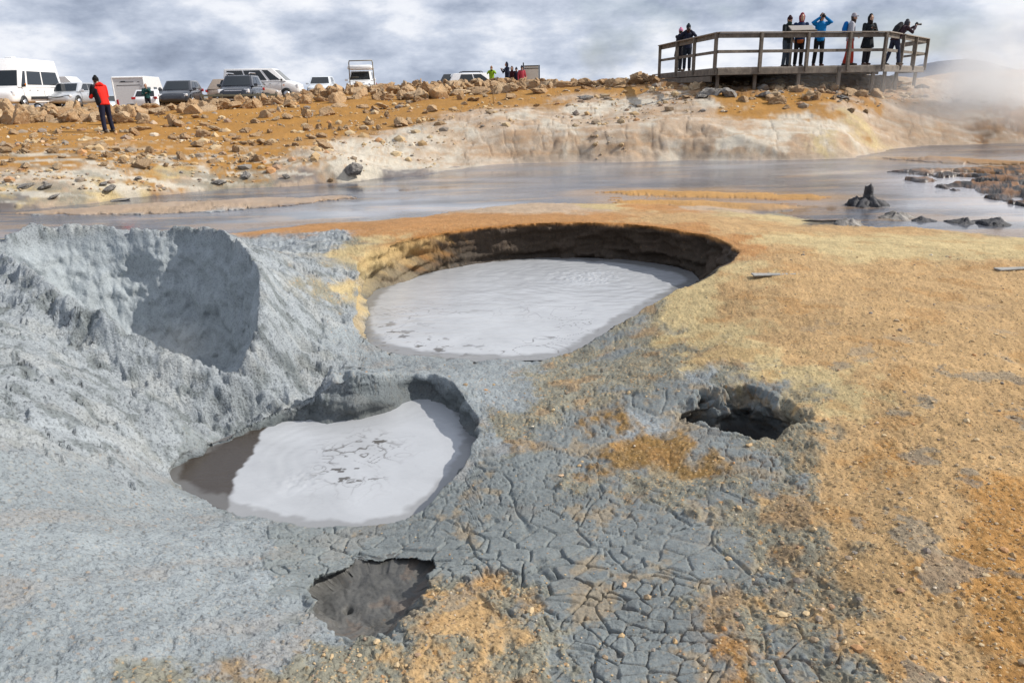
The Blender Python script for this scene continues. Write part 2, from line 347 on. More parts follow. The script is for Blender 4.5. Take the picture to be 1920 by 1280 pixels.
def Hfull(X, Y):
    """final height and albedo for every terrain vertex"""
    z, dw, ext = Hs(X, Y, True)
    p = ground_params(X + .30 * fbm(X * 2 + z * 3, z * 7, 3, 99) * sst(.0, .2, np.maximum(ext[0][2], ext[1][2])), Y + .9 * (z + .2) * sst(.0, .2, np.maximum(ext[0][2], ext[1][2])))
    colr = p[..., :3].copy(); lump = p[..., 3]; fine = p[..., 4]; crack = p[..., 5]; grain = p[..., 6]; wet = p[..., 7]
    R = np.hypot(X, Y)
    near = sst(16, 7, Y); dist = np.clip(Y / 6.0, .6, 6)
    land = sst(0, .4, dw)
    inC = sst(.0, .05, ext[4][2]); tC = ext[4][2]
    lump = lump * (1 - .75 * inC)
    # chunky mud, strongest between the crater and the pools
    chunk = sst(.9, .1, np.hypot((X + 1.55), (Y - 5.4))) + .38 * sst(.42, .08, np.abs(X + 2.45 + (Y - 5.0) * 1.75) * .5) * sst(6.8, 6.2, Y) * sst(4.1, 4.6, Y)
    chunk = np.clip(chunk, 0, 1.2) * (1 - inC)
    n = fbm(X * 2.2, Y * 2.2, 3, 5) * .040 * lump
    n += ridged(X * 4.5 + Y, Y * 6, 3, 8, .5) * .014 * lump * near
    e, cid, f1 = voro(X * 7.5 + fbm(X * 8, Y * 8, 2, 12) * .5, Y * 8.5 + fbm(X * 8 + 9, Y * 8, 2, 13) * .5, 3)
    n += (np.sqrt(np.clip(1 - f1 ** 2, 0, 1)) - .6) * .075 * chunk * near
    pit = sst(.15, .75, fbm(X * 3.3, Y * 3.3, 3, 21)) 
    n -= pit * .12 * chunk * near
    e5, c5, f5 = voro(X * 24 + fbm(X * 15, Y * 15, 2, 14) * .5, Y * 27, 33)
    n += (np.sqrt(np.clip(1 - f5 ** 2, 0, 1)) - .6) * .011 * sst(.4, .9, lump) * near * (1 - inC)
    n += fbm(X * 20, Y * 20, 3, 15, .5) * .0075 * (fine * .7 + chunk * .9) * near
    gz_ = sst(.15, .25, lump) * sst(.6, .4, lump) * near * (1 - inC)
    n -= gz_ * sst(.25, .6, fbm(X * 20, Y * 20, 3, 46, .6)) * .007
    n += gz_ * fbm(X * 5, Y * 5, 3, 47) * .012
    # oblique cracks and plates in the flank mud
    fl = sst(.5, .9, lump) * near * (1 - inC)
    rr = ridged((X * .75 + Y * .5) * 4.0, (Y - X * .4) * 7.5, 4, 41, .55)
    n += (rr - 1.0) * .017 * fl
    n -= sst(.22, .5, fbm(X * 5, Y * 8, 3, 44, .5)) * .035 * fl
    # inner wall drapery of the crater
    cx, cy = -3.1, 6.0; th = np.arctan2(Y - cy, X - cx)
    n += inC * sst(0, .12, tC) * sst(.75, .2, tC) * (ridged(th * 3.4, tC * 3 + 3, 3, 61, .5) - .9) * .05
    n += inC * fbm(X * 9, Y * 9, 4, 66, .6) * .022
    rim = np.exp(-((ext[4][0] - .03) / .09) ** 2)
    n += rim * (fbm(X * 4, Y * 4, 4, 71, .5) * .045 + .085) * sst(7.2, 6.6, Y + .15 * X)
    n -= .10 * sst(0, .35, ext[4][0]) * sst(.9, .4, ext[4][0]) * sst(6.2, 5.2, Y)
    # cracked crust plates
    cm = np.clip(crack, 0, 1) * near * (1 - sst(0, -.05, ext[0][0])) * (1 - sst(0, -.05, ext[1][0]))
    wxx = fbm(X * 4, Y * 4, 2, 81, .4) * .022; wyy = fbm(X * 4 + 20, Y * 4, 2, 83, .4) * .022
    sx = np.where(True, 8.2, 8.2)
    e1, c1, _ = voro((X + wxx) * 7.2, (Y + wyy) * 8.4, 7, .95)
    e1b, c1b, _ = voro((X + wxx) * 12.5 + 3, (Y + wyy) * 14.5, 17, .95)
    sel = sst(-.10, -.04, fbm(X * 1.5 + 4, Y * 1.5, 3, 88) + (Y - 3.2) * .12)
    e1 = e1 * (1 - sel) + e1b * sel; c1 = np.where(sel > .5, c1b, c1)
    e2, c2, _ = voro((X + wxx) * 2.6 + 5, (Y + wyy) * 2.9, 9, .95)
    e3, c3, _ = voro((X + wxx * .7) * 18.0 + 5, (Y + wyy * .7) * 19.0, 19, 1.0)
    reg = np.clip(.55 + fbm(X * 1.6, Y * 1.6, 3, 90) * 1.3, 0, 1)
    dom = sst(0, .13, e1)
    big = sst(3.8, 2.4, Y) * sst(.6, 0, np.hypot((X + .15) * .5, Y - 2.75))          # loose cobble-like plates at the front
    n += cm * (dom * (.003 + .022 * big) - .012 * np.exp(-(e1 / .038) ** 2) * (.35 + reg) + (((c1 * 37) % 97) / 97 - .5) * .006)
    n -= cm * .014 * np.exp(-(e2 / .022) ** 2)
    n -= cm * .005 * np.exp(-(e3 / .07) ** 2) * sst(.75, 1.0, reg)
    crk = np.clip(np.exp(-(e1 / .07) ** 2) * (.3 + .7 * reg) , 0, 1) * cm
    # granular sand with small stones
    gm = grain * near
    e4, c4, f4 = voro(X * 38, Y * 38, 23, .9)
    stone = (((c4 * 13) % 101) / 101 > .80) * sst(.42, .15, f4)
    n += gm * (fbm(X * 34, Y * 34, 3, 25, .6) * .0035 + stone * .006)
    n += gm * fbm(X * 9, Y * 9, 3, 28, .6) * .006 + grain * near * fbm(X * 1.6, Y * 1.6, 3, 29) * .02
    # far slope: gullies and lumps in the light cliff
    farm = sst(18.8, 20.5, Y) * land
    cliff = sst(.3, .45, lump) * farm
    ca = np.arctan2(X, Y)
    g = ridged(ca * 15 + fbm(X * .3, Y * .3, 3, 51) * 1.2, Y * .25, 3, 52, .5)
    hh = np.clip((z - WZ) / 1.5, 0, 1)
    n += cliff * (-(1.3 - g) * .02 * np.sin(np.pi * np.clip(hh, 0, 1)) + fbm(X * 1.0, Y * 1.0, 3, 55, .45) * .08)
    cr2 = np.exp(-(pnoise(ca * 34 + fbm(X * .8, Y * .8, 3, 57) * .55, Y * .12 + 3, 58) / .05) ** 2)
    n -= cliff * cr2 * .035
    n += (1 - cliff / 1.0) * farm * (fbm(X * .5, Y * .5, 3, 56, .45) * .07 + fbm(X * 3, Y * 3, 3, 59, .6) * .008)
    berm = sst(.55, .7, lump) * sst(24, 27, Y) * sst(120, 60, Y)
    n += berm * fbm(X * 1.5, Y * 1.5, 3, 63, .5) * .05
    n *= np.where(dw < 0, .12, .3 + .7 * land)
    wallm = np.zeros_like(X)
    for k in (0, 1, 2, 3): wallm = np.maximum(wallm, sst(0, .08, ext[k][2]))
    n *= 1 - wallm
    # walls of the pots: horizontal ledges
    for k in (0, 1, 2):
        dR, dW, t = ext[k]
        wl = sst(0, .2, t) * sst(1.0, .8, t)
        n += 0
    dR, dW, t = ext[3]
    vx3, vy3 = U(652, 1142, H3Z); n += sst(.5, .9, t) * (fbm(X * 11, Y * 11, 4, 98, .55) * .010 - .05 * np.exp(-(np.hypot(X - vx3, Y - vy3) / .016) ** 2))
    fl3 = sst(-.10, -.14, dR) if False else sst(.6, .9, t)
    z = z + n
    # ------ albedo: material variation
    X0, Y0 = X, Y; X = X + .8 * z; Y = Y + 1.1 * z
    v = fbm(X * 1.2, Y * 1.2, 5, 111, .6); v2 = fbm(X * 7, Y * 7, 4, 113, .6)
    mott = 1 + .12 * v + .10 * v2 * (.4 + grain)
    colr *= mott[..., None]
    och = s2l((186,138,82)) / LIGHT; tan = s2l((212,176,120)) / LIGHT; gry = s2l((128,138,140)) / LIGHT
    def mix(m, c):
        nonlocal colr
        m = np.clip(m, 0, 1)[..., None]; colr = colr * (1 - m) + np.asarray(c) * m
    # ochre sand lies in the cracks and in patches on the crust
    sandp = sst(.05, .5, fbm(X * 3.1, Y * 3.1, 5, 121, .65) + (X - .3) * .22 - .25)
    mix(crk * sst(-.3, 1.3, X) * .6, och * .62)
    mix(cm * sandp * .35, tan * .82)
    mix(sst(.28, .55, fbm(X * 2.3, Y * 2.3, 4, 123)) * grain * near * .45, och)
    mix(stone * gm * .55, s2l((222,190,140)) / LIGHT)
    gp = sst(.50, .60, fbm(X * 2.7, Y * 2.7, 5, 131, .6)) * grain * near * sst(6.5, 4, Y)
    mix(gp * .5, gry)
    # streaks on the white cliff and mineral plain
    st = fbm(X * .9 + Y * .2, Y * 2.2, 5, 141, .6)
    mix(cliff * sst(.15, .5, st) * .45, s2l((228,220,210)) / LIGHT)
    mix(cliff * sst(-.1, -.5, st) * .6, s2l((190,148,108)) / LIGHT)
    pl = sst(13, 14, Y) * sst(23, 18, Y) * land * sst(-1.0, -3.5, X)
    mix(pl * sst(.1, .38, fbm(X * .8, Y * 2.6, 5, 143, .6)) * .85, s2l((226,218,205)) / LIGHT)
    mix(pl * sst(.1, .4, fbm(X * .9 + 9, Y * 2.2, 5, 145, .65)) * .6, s2l((150,146,136)) / LIGHT)
    mix(cliff * cr2 * .5, s2l((120,100,84)) / LIGHT)
    X, Y = X0, Y0
    # shade painted into the pits of the thrown mud, with dark and pale patches
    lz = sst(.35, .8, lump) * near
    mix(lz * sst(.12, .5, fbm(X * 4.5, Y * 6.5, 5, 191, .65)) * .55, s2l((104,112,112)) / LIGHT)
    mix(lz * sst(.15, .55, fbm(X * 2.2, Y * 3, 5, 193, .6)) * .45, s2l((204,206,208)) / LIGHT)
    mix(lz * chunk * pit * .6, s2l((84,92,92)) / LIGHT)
    # bowl of the crater
    mix(inC * .75, s2l((172,180,188)) / LIGHT * (1 + .10 * v2)[..., None])
    # wet collar at the edge of the ponds
    wet = np.clip(wet + .9 * sst(.10, 0, np.abs(dw)) * (Y > 8), 0, 1)
    for k in (0, 1):
        wr = sst(.09, .0, ext[k][1]) * (ext[k][0] < .02)
        mix(wr * .5, s2l((92,92,92)) / LIGHT); wet = np.maximum(wet, wr * .7)
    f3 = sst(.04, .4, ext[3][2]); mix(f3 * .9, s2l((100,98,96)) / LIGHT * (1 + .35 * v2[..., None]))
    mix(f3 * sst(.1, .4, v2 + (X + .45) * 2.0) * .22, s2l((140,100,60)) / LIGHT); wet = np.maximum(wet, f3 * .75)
    f2 = sst(.02, .22, ext[2][2]); mix(f2 * .97, s2l((30,28,28)) / LIGHT)  # shade of the cavity painted as near-black wall and floor colour
    for q, cc_ in enumerate([(204,174,146),(206,158,96),(206,158,96),(168,126,78),(196,140,58)]):
        ms = (Y > 9) & (Y < 30); dd_ = np.full(X.shape, 9.); dd_[ms] = polydist(X[ms], Y[ms], ISL[q])
        mix(sst(.12, -.1, dd_) * .85, s2l(cc_) / LIGHT * (1 + .1 * v)[..., None])
    # crusty dark flats
    reg = sst(7.5, 9.5, X) * sst(19.0, 17.0, Y) * sst(10.6, 11.2, Y) * sst(.0, .1, dw)
    dk = sst(-.2, .15, fbm(X * 2.5, Y * 2.5, 4, 151, .6))
    mix(reg * dk, s2l((34,33,36)) / LIGHT); mix(reg * (1 - dk), s2l((150,104,60)) / LIGHT)
    z = z + reg * (.03 + np.abs(fbm(X * 1.6, Y * 2.2, 3, 153, .5)) * .06)
    # sandy rust edge of the far rim of the large pool
    rimb = np.exp(-((ext[0][0] - .03) / .10) ** 2) * sst(8.6, 9.2, Y)
    mix(rimb * .7, s2l((176,116,50)) / LIGHT)
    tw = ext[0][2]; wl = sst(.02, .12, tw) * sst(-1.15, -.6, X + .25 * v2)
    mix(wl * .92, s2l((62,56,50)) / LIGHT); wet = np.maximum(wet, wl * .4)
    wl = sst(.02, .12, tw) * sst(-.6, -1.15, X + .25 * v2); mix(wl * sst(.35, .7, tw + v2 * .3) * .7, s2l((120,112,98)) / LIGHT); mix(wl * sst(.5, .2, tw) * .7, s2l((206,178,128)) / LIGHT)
    wl = sst(.05, .2, ext[1][2]) ; mix(wl * .55, s2l((92,100,104)) / LIGHT)
    # the walls bulge and break in ledges
    DX = np.zeros_like(X); DY = np.zeros_like(X)
    for k, amp in ((0, .085), (1, .05), (2, .07), (3, .03)):
        dR, dW, t = ext[k]
        R_ = np.array(PITS[k][0]); cx, cy = R_.mean(0)
        ux, uy = X - cx, Y - cy; L_ = np.hypot(ux, uy) + 1e-6
        s_ = np.arctan2(uy, ux) * L_
        mz = sst(0, .10, t) * sst(1.0, .9, t)
        dd = amp * (fbm(s_ * 2.6, z * 5.5, 5, 160 + k, .6) + .5 * np.sin(z * 42 + 3 * fbm(s_ * 1.5, z, 2, 170)) * .4) + amp * .55 * mz
        DX += ux / L_ * dd * mz; DY += uy / L_ * dd * mz
        if k == 2:
            uc = .32 * sst(.05, .25, t) * np.clip(L_ / .3, 0, 1) * sst(-.5, .3, (ux * .7 + uy) / L_)
            DX += ux / L_ * uc; DY += uy / L_ * uc
        if k == 3:
            uc = .07 * sst(.1, .5, t) * sst(1.0, .9, t) * sst(-.1, .6, uy / L_); DX += ux / L_ * uc; DY += uy / L_ * uc
        if k == 0:
            uc = .10 * sst(.08, .35, t) * sst(1.0, .9, t) * sst(.2, .7, (ux * .5 + uy) / L_)
            DX += ux / L_ * uc; DY += uy / L_ * uc
    mzc = sst(0, .08, ext[4][2]) * sst(1, .8, ext[4][2])
    dd = (fbm(th * 4.5, z * 4.5, 5, 181, .6) * .05) * mzc
    DX += np.cos(th) * dd; DY += np.sin(th) * dd
    DZ = (DX, DY)
    colr = np.clip(colr, .01, .85)
    return z, colr, fine * (1 - .55 * inC), grain * (1 - .85 * wallm), np.clip(wet, 0, 1), crk, DZ
# ---------------------------------------------------------------- object helpers
def link(o, parent=None):
    col.objects.link(o)
    if parent is not None: o.parent = parent
    return o
def tag(o, label=None, cat=None, group=None, kind=None):
    if label: o['label'] = label
    if cat: o['category'] = cat
    if group: o['group'] = group
    if kind: o['kind'] = kind
    return o
def np_mesh(name, V, Fq, smooth=True):
    me = bpy.data.meshes.new(name)
    V = np.asarray(V, np.float32); Fq = np.asarray(Fq, np.int32)
    me.vertices.add(len(V)); me.vertices.foreach_set('co', V.ravel())
    k = Fq.shape[1]
    me.loops.add(Fq.size); me.loops.foreach_set('vertex_index', Fq.ravel())
    me.polygons.add(len(Fq)); me.polygons.foreach_set('loop_start', np.arange(0, Fq.size, k, dtype=np.int32))
    me.polygons.foreach_set('loop_total', np.full(len(Fq), k, np.int32))
    me.polygons.foreach_set('use_smooth', np.full(len(Fq), smooth))
    me.update(calc_edges=True)
    return me
def grid_faces(n, m):
    i = np.arange(n - 1)[:, None] * m + np.arange(m - 1)[None]
    i = i.ravel()
    return np.stack([i, i + m, i + m + 1, i + 1], 1)
# ---------------------------------------------------------------- node helpers
def newmat(name):
    m = bpy.data.materials.new(name); m.use_nodes = True
    nt = m.node_tree; nt.nodes.clear()
    out = nt.nodes.new('ShaderNodeOutputMaterial'); b = nt.nodes.new('ShaderNodeBsdfPrincipled')
    nt.links.new(b.outputs[0], out.inputs['Surface'])
    return m, nt, b, out
def N(nt, t, **kw):
    n = nt.nodes.new(t)
    for k, v in kw.items():
        if k == 'ins':
            for a, c in v.items():
                if hasattr(c, 'is_linked') or isinstance(c, bpy.types.NodeSocket): nt.links.new(c, n.inputs[a])
                else: n.inputs[a].default_value = c
        else: setattr(n, k, v)
    return n
def math_(nt, op, a, b=None, c=None, clamp=False):
    n = nt.nodes.new('ShaderNodeMath'); n.operation = op; n.use_clamp = clamp
    for i, v in enumerate((a, b, c)):
        if v is None: continue
        if isinstance(v, bpy.types.NodeSocket): nt.links.new(v, n.inputs[i])
        else: n.inputs[i].default_value = v
    return n.outputs[0]
def mixc(nt, f, a, b, mode='MIX'):
    n = nt.nodes.new('ShaderNodeMix'); n.data_type = 'RGBA'; n.blend_type = mode
    for i, v in ((0, f), (6, a), (7, b)):
        if isinstance(v, bpy.types.NodeSocket): nt.links.new(v, n.inputs[i])
        else: n.inputs[i].default_value = v if i == 0 else (*v[:3], 1)
    return n.outputs[2]
def ramp(nt, fac, stops):
    n = nt.nodes.new('ShaderNodeValToRGB'); nt.links.new(fac, n.inputs[0])
    e = n.color_ramp.elements
    while len(e) < len(stops): e.new(.5)
    for i, (p, c) in enumerate(stops):
        e[i].position = p; e[i].color = (*(c if hasattr(c, '__len__') else (c, c, c))[:3], 1)
    return n.outputs[0]
def noise(nt, vec, scale, detail=4, rough=.55, dist=0):
    n = nt.nodes.new('ShaderNodeTexNoise'); nt.links.new(vec, n.inputs['Vector'])
    n.inputs['Scale'].default_value = scale; n.inputs['Detail'].default_value = detail
    n.inputs['Roughness'].default_value = rough; n.inputs['Distortion'].default_value = dist
    return n.outputs[0]

# ---------------------------------------------------------------- terrain mesh: a fan whose density falls with distance
NA, NR = (1240, 1500) if not globals().get('QUICK') else (620, 760)
aa = np.linspace(-1, 1, NA)
az = np.where(np.abs(aa) < .88, aa / .88 * rad(37.5), np.sign(aa) * (rad(37.5) + (np.abs(aa) - .88) / .12 * rad(34)))
# radial density from the smooth terrain
lr = np.concatenate([np.linspace(math.log(1.9), math.log(14), 4200)[:-1], np.linspace(math.log(14), math.log(60), 500)[:-1], np.linspace(math.log(60), math.log(3800), 250)]); rr_ = np.exp(lr)
SUBN = 5; sub = az[::SUBN]
RRg, AAg = np.meshgrid(rr_, sub)
zz = Hs(RRg * np.sin(AAg), RRg * np.cos(AAg) + C0Y)
Yg = np.maximum(RRg + C0Y, .8)
dr = np.gradient(rr_)
dz = np.abs(np.gradient(zz, axis=1)) / dr
w = (CAMZ * 1.15 / Yg ** 2 + np.clip(dz, 0, 25) * .8 / Yg) * dr[None]
w *= np.where(Yg > 60, .15, 1)
w += .00002
ker = np.exp(-np.linspace(-1.6, 1.6, 5) ** 2); ker /= ker.sum()
w = np.apply_along_axis(lambda c: np.convolve(np.pad(c, 2, 'edge'), ker, 'valid'), 0, w)
cw = np.cumsum(w, 1); cw /= cw[:, -1:]
lrs = np.stack([np.interp(np.linspace(cw[i, 0], 1, NR), cw[i], lr) for i in range(len(sub))])
from_idx = np.clip(np.arange(NA) / float(SUBN), 0, len(sub) - 1.0001); i0 = from_idx.astype(int); tt = (from_idx - i0)[:, None]
i1 = np.minimum(i0 + 1, len(sub) - 1)
LR = lrs[i0] * (1 - tt) + lrs[i1] * tt
TR = np.exp(LR); TX = TR * np.sin(az)[:, None]; TY = TR * np.cos(az)[:, None] + C0Y
TZ = np.zeros_like(TX); TC = np.zeros(TX.shape + (4,), np.float32); TA = np.zeros(TX.shape + (4,), np.float32)
for s in range(0, NA, 200):
    sl = slice(s, min(s + 200, NA))
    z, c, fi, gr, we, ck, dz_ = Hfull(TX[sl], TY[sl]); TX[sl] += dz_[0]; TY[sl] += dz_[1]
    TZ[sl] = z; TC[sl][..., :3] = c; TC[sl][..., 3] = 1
    TA[sl][..., 0] = fi; TA[sl][..., 1] = gr; TA[sl][..., 2] = we; TA[sl][..., 3] = ck
me = np_mesh('ground', np.stack([TX, TY, TZ], -1).reshape(-1, 3), grid_faces(NA, NR)[:, ::-1])
at = me.color_attributes.new('soil', 'FLOAT_COLOR', 'POINT'); at.data.foreach_set('color', TC.ravel())
at = me.color_attributes.new('surface', 'FLOAT_COLOR', 'POINT'); at.data.foreach_set('color', TA.ravel())
ground = tag(link(bpy.data.objects.new('ground', me)), kind='structure')
m, nt, b, out = newmat('ground_soil')
tc = N(nt, 'ShaderNodeTexCoord').outputs['Object']
ca_ = N(nt, 'ShaderNodeVertexColor', layer_name='soil').outputs[0]
sa = N(nt, 'ShaderNodeVertexColor', layer_name='surface')
sx = N(nt, 'ShaderNodeSeparateColor'); nt.links.new(sa.outputs[0], sx.inputs[0])
fine_s, grain_s, wet_s = sx.outputs[0], sx.outputs[1], sx.outputs[2]
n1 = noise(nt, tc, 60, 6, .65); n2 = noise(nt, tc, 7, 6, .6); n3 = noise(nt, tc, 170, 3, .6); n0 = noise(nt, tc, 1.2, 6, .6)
c = mixc(nt, math_(nt, 'ADD', math_(nt, 'MULTIPLY', fine_s, .8), .15, clamp=True), ca_, ramp(nt, n1, [(.36, .42), (.46, .93), (.72, 1.22)]), 'MULTIPLY')  # dark noise specks paint shade into the small pits
c = mixc(nt, .6, c, ramp(nt, n2, [(.3, .82), (.7, 1.14)]), 'MULTIPLY')
vr = N(nt, 'ShaderNodeTexVoronoi'); nt.links.new(tc, vr.inputs['Vector']); vr.inputs['Scale'].default_value = 75
vsep = N(nt, 'ShaderNodeSeparateColor'); nt.links.new(vr.outputs['Color'], vsep.inputs[0])
spk = math_(nt, 'MULTIPLY', math_(nt, 'LESS_THAN', vr.outputs['Distance'], .38), math_(nt, 'GREATER_THAN', vsep.outputs[0], .62))
c = mixc(nt, math_(nt, 'MULTIPLY', math_(nt, 'MULTIPLY', spk, grain_s), .65), c, mixc(nt, math_(nt, 'GREATER_THAN', vsep.outputs[1], .45), (.055, .032, .018), (.52, .36, .19)))
vr2 = N(nt, 'ShaderNodeTexVoronoi'); nt.links.new(tc, vr2.inputs['Vector']); vr2.inputs['Scale'].default_value = 30
vs2 = N(nt, 'ShaderNodeSeparateColor'); nt.links.new(vr2.outputs['Color'], vs2.inputs[0])
spk2 = math_(nt, 'MULTIPLY', math_(nt, 'LESS_THAN', vr2.outputs['Distance'], .30), math_(nt, 'GREATER_THAN', vs2.outputs[0], .86))
c = mixc(nt, math_(nt, 'MULTIPLY', math_(nt, 'MULTIPLY', spk2, math_(nt, 'MULTIPLY', grain_s, 1.6, clamp=True)), .6), c, mixc(nt, math_(nt, 'GREATER_THAN', vs2.outputs[1], .35), (.06, .045, .035), (.50, .27, .10)))
c = mixc(nt, math_(nt, 'MULTIPLY', wet_s, .25), c, (.03, .03, .035))
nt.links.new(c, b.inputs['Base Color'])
nt.links.new(math_(nt, 'SUBTRACT', .95, math_(nt, 'MULTIPLY', wet_s, .6)), b.inputs['Roughness'])
b.inputs['Specular IOR Level'].default_value = .35
h = math_(nt, 'ADD', math_(nt, 'MULTIPLY', n1, .55), math_(nt, 'MULTIPLY', n3, .25))
h = math_(nt, 'ADD', h, math_(nt, 'MULTIPLY', n2, 1.2))
h = math_(nt, 'ADD', h, math_(nt, 'MULTIPLY', spk, math_(nt, 'MULTIPLY', grain_s, .5)))
st = math_(nt, 'MULTIPLY', math_(nt, 'ADD', math_(nt, 'MULTIPLY', fine_s, .9), .1), math_(nt, 'SUBTRACT', 1.0, math_(nt, 'MULTIPLY', wet_s, .7)))
bp = N(nt, 'ShaderNodeBump'); bp.inputs['Distance'].default_value = .022
bp.inputs['Distance'].default_value = .032; nt.links.new(h, bp.inputs['Height']); nt.links.new(st, bp.inputs['Strength'])
nt.links.new(bp.outputs[0], b.inputs['Normal'])
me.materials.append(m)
del TC, TA

# ---------------------------------------------------------------- mud and water
def sheet(name, x0, x1, y0, y1, z, step, fn=None, lim=None):
    xs = np.arange(x0, x1 + step, step); ys = np.arange(y0, y1 + step, step)
    X, Y = np.meshgrid(xs, ys, indexing='ij'); Z = np.full(X.shape, z)
    at = None
    if fn: Z, at = fn(X, Y, Z)
    FQ = grid_faces(*X.shape)
    if lim is not None: FQ = FQ[polydist(X.ravel()[FQ].mean(1), Y.ravel()[FQ].mean(1), lim) < .045]
    me = np_mesh(name, np.stack([X, Y, Z], -1).reshape(-1, 3), FQ)
    if at is not None:
        a = me.color_attributes.new('film', 'FLOAT_COLOR', 'POINT'); A = np.ones(X.shape + (4,), np.float32)
        A[..., 0] = at[0]; A[..., 1] = at[1]; A[..., 2] = at[2]; a.data.foreach_set('color', A.ravel())
    return tag(link(bpy.data.objects.new(name, me)), kind='structure')
def lines(X, Y, sc, seed, wd, warp=.8, asp=1.0):
    wx = fbm(X * sc * .6, Y * sc * .6, 3, seed) * warp; wy = fbm(X * sc * .6 + 9, Y * sc * .6, 3, seed + 3) * warp
    return np.exp(-(pnoise(X * sc + wx, Y * sc * asp + wy, seed + 5) / wd) ** 2)
def mud1(X, Y, Z):
    dR = polydist(X, Y, P1W)
    bx, by = U(1105, 520, M1Z)
    d = np.hypot((X - bx), (Y - by) * 1.1)
    boil = np.exp(-(d / .42) ** 2)
    Z = Z + boil * (np.abs(fbm(X * 11, Y * 13, 3, 201, .5)) * .020 - .002)
    Z = Z + np.sin(d * 34 + fbm(X * 2, Y * 2, 3, 203) * 5) * .0022 * np.exp(-(d / 1.3) ** 2) + fbm(X * 3, Y * 7, 3, 204) * .003
    mk = sst(-.9, -.05, dR) * sst(.35, -.35, X + .3) * sst(8.5, 6.6, Y)
    L = lines(X, Y, 1.5, 210, .022, 2.4, 2.2) * sst(-.2, .2, fbm(X * 1.2, Y * 1.2, 3, 215)) * sst(-1.8, -.1, dR * 1.0) * sst(8.8, 7.2, Y)
    B = sst(.50, .56, fbm(X * 5.2, Y * 8, 4, 220, .55)) * mk
    E = sst(-.10, .0, dR + fbm(X * 5, Y * 5, 3, 224) * .05)
    return Z, (np.clip(L + B, 0, 1), np.zeros(X.shape), E * .8)
def mud2(X, Y, Z):
    dR = polydist(X, Y, P2W)
    bx, by = U(565, 900, M2Z); d = np.hypot(X - bx, Y - by)
    cx, cy = U(640, 860, M2Z); d2 = np.hypot(X - cx, Y - cy)
    Z = Z + np.exp(-(d / .12) ** 2) * fbm(X * 16, Y * 16, 2, 230, .5) * .007
    Z = Z + np.sin(d2 * 62 + fbm(X * 3, Y * 3, 2, 231) * 2.5) * .0007 * np.exp(-((d2 - .35) / .35) ** 2) * sst(.1, -.4, X - cx)
    ex, ey = U(670, 860, M2Z)
    mk = np.exp(-(((X - ex) / .22) ** 2 + ((Y - ey) / .30) ** 2))
    L = np.maximum(lines(X, Y, 2.6, 240, .045, 2.4), lines(X + 3, Y, 4.0, 243, .05, 1.8)) * sst(-.15, .2, fbm(X * 3, Y * 3, 3, 248)) * mk * 1.8 + lines(X, Y, 2.2, 246, .010, 1.5) * .5 * sst(.2, .6, mk)
    B = sst(.62, .68, fbm(X * 6.0, Y * 9, 4, 250, .55)) * sst(.05, .4, mk)
    br = sst(.012, -.012, polydist(X + fbm(X * 6, Y * 6, 3, 252) * .03, Y, BROWN))
    E = sst(-.05, .0, dR + fbm(X * 6, Y * 6, 3, 254) * .04)
    return Z, (np.clip(L + B, 0, 1) * (1 - br), br, E * .6)
p1 = np.array(P1W); p2 = np.array(P2W); p3 = np.array(H2R)
mudA = sheet('mud', p1[:, 0].min() - .1, p1[:, 0].max() + .1, p1[:, 1].min() - .1, p1[:, 1].max() + .1, M1Z, .012, mud1, P1R)
mudB = sheet('mud', p2[:, 0].min() - .1, p2[:, 0].max() + .1, p2[:, 1].min() - .1, p2[:, 1].max() + .1, M2Z, .008, mud2, P2R)
m, nt, b, out = newmat('liquid_mud')
tc = N(nt, 'ShaderNodeTexCoord').outputs['Object']
fc = N(nt, 'ShaderNodeVertexColor', layer_name='film'); sx = N(nt, 'ShaderNodeSeparateColor'); nt.links.new(fc.outputs[0], sx.inputs[0])
nn = noise(nt, tc, 2.2, 5, .5, .8)
c = mixc(nt, 1.0, (.405, .42, .445), ramp(nt, nn, [(.3, .90), (.7, 1.08)]), 'MULTIPLY')
c = mixc(nt, sx.outputs[0], c, (.10, .095, .09))
c = mixc(nt, sx.outputs[1], c, (.048, .038, .030))
c = mixc(nt, sx.outputs[2], c, (.17, .17, .17))
nt.links.new(c, b.inputs['Base Color'])
b.inputs['Roughness'].default_value = .22; b.inputs['Specular IOR Level'].default_value = .4
mp = N(nt, 'ShaderNodeMapping'); nt.links.new(tc, mp.inputs[0]); mp.inputs['Scale'].default_value = (.7, 1.6, 1)
hh = math_(nt, 'ADD', noise(nt, mp.outputs[0], 8, 5, .5, 1.2), math_(nt, 'MULTIPLY', noise(nt, tc, 45, 3), .12))
bp = N(nt, 'ShaderNodeBump'); bp.inputs['Distance'].default_value = .01; bp.inputs['Strength'].default_value = .35; nt.links.new(hh, bp.inputs['Height']); nt.links.new(bp.outputs[0], b.inputs['Normal'])
mudA.data.materials.append(m); mudB.data.materials.append(m)
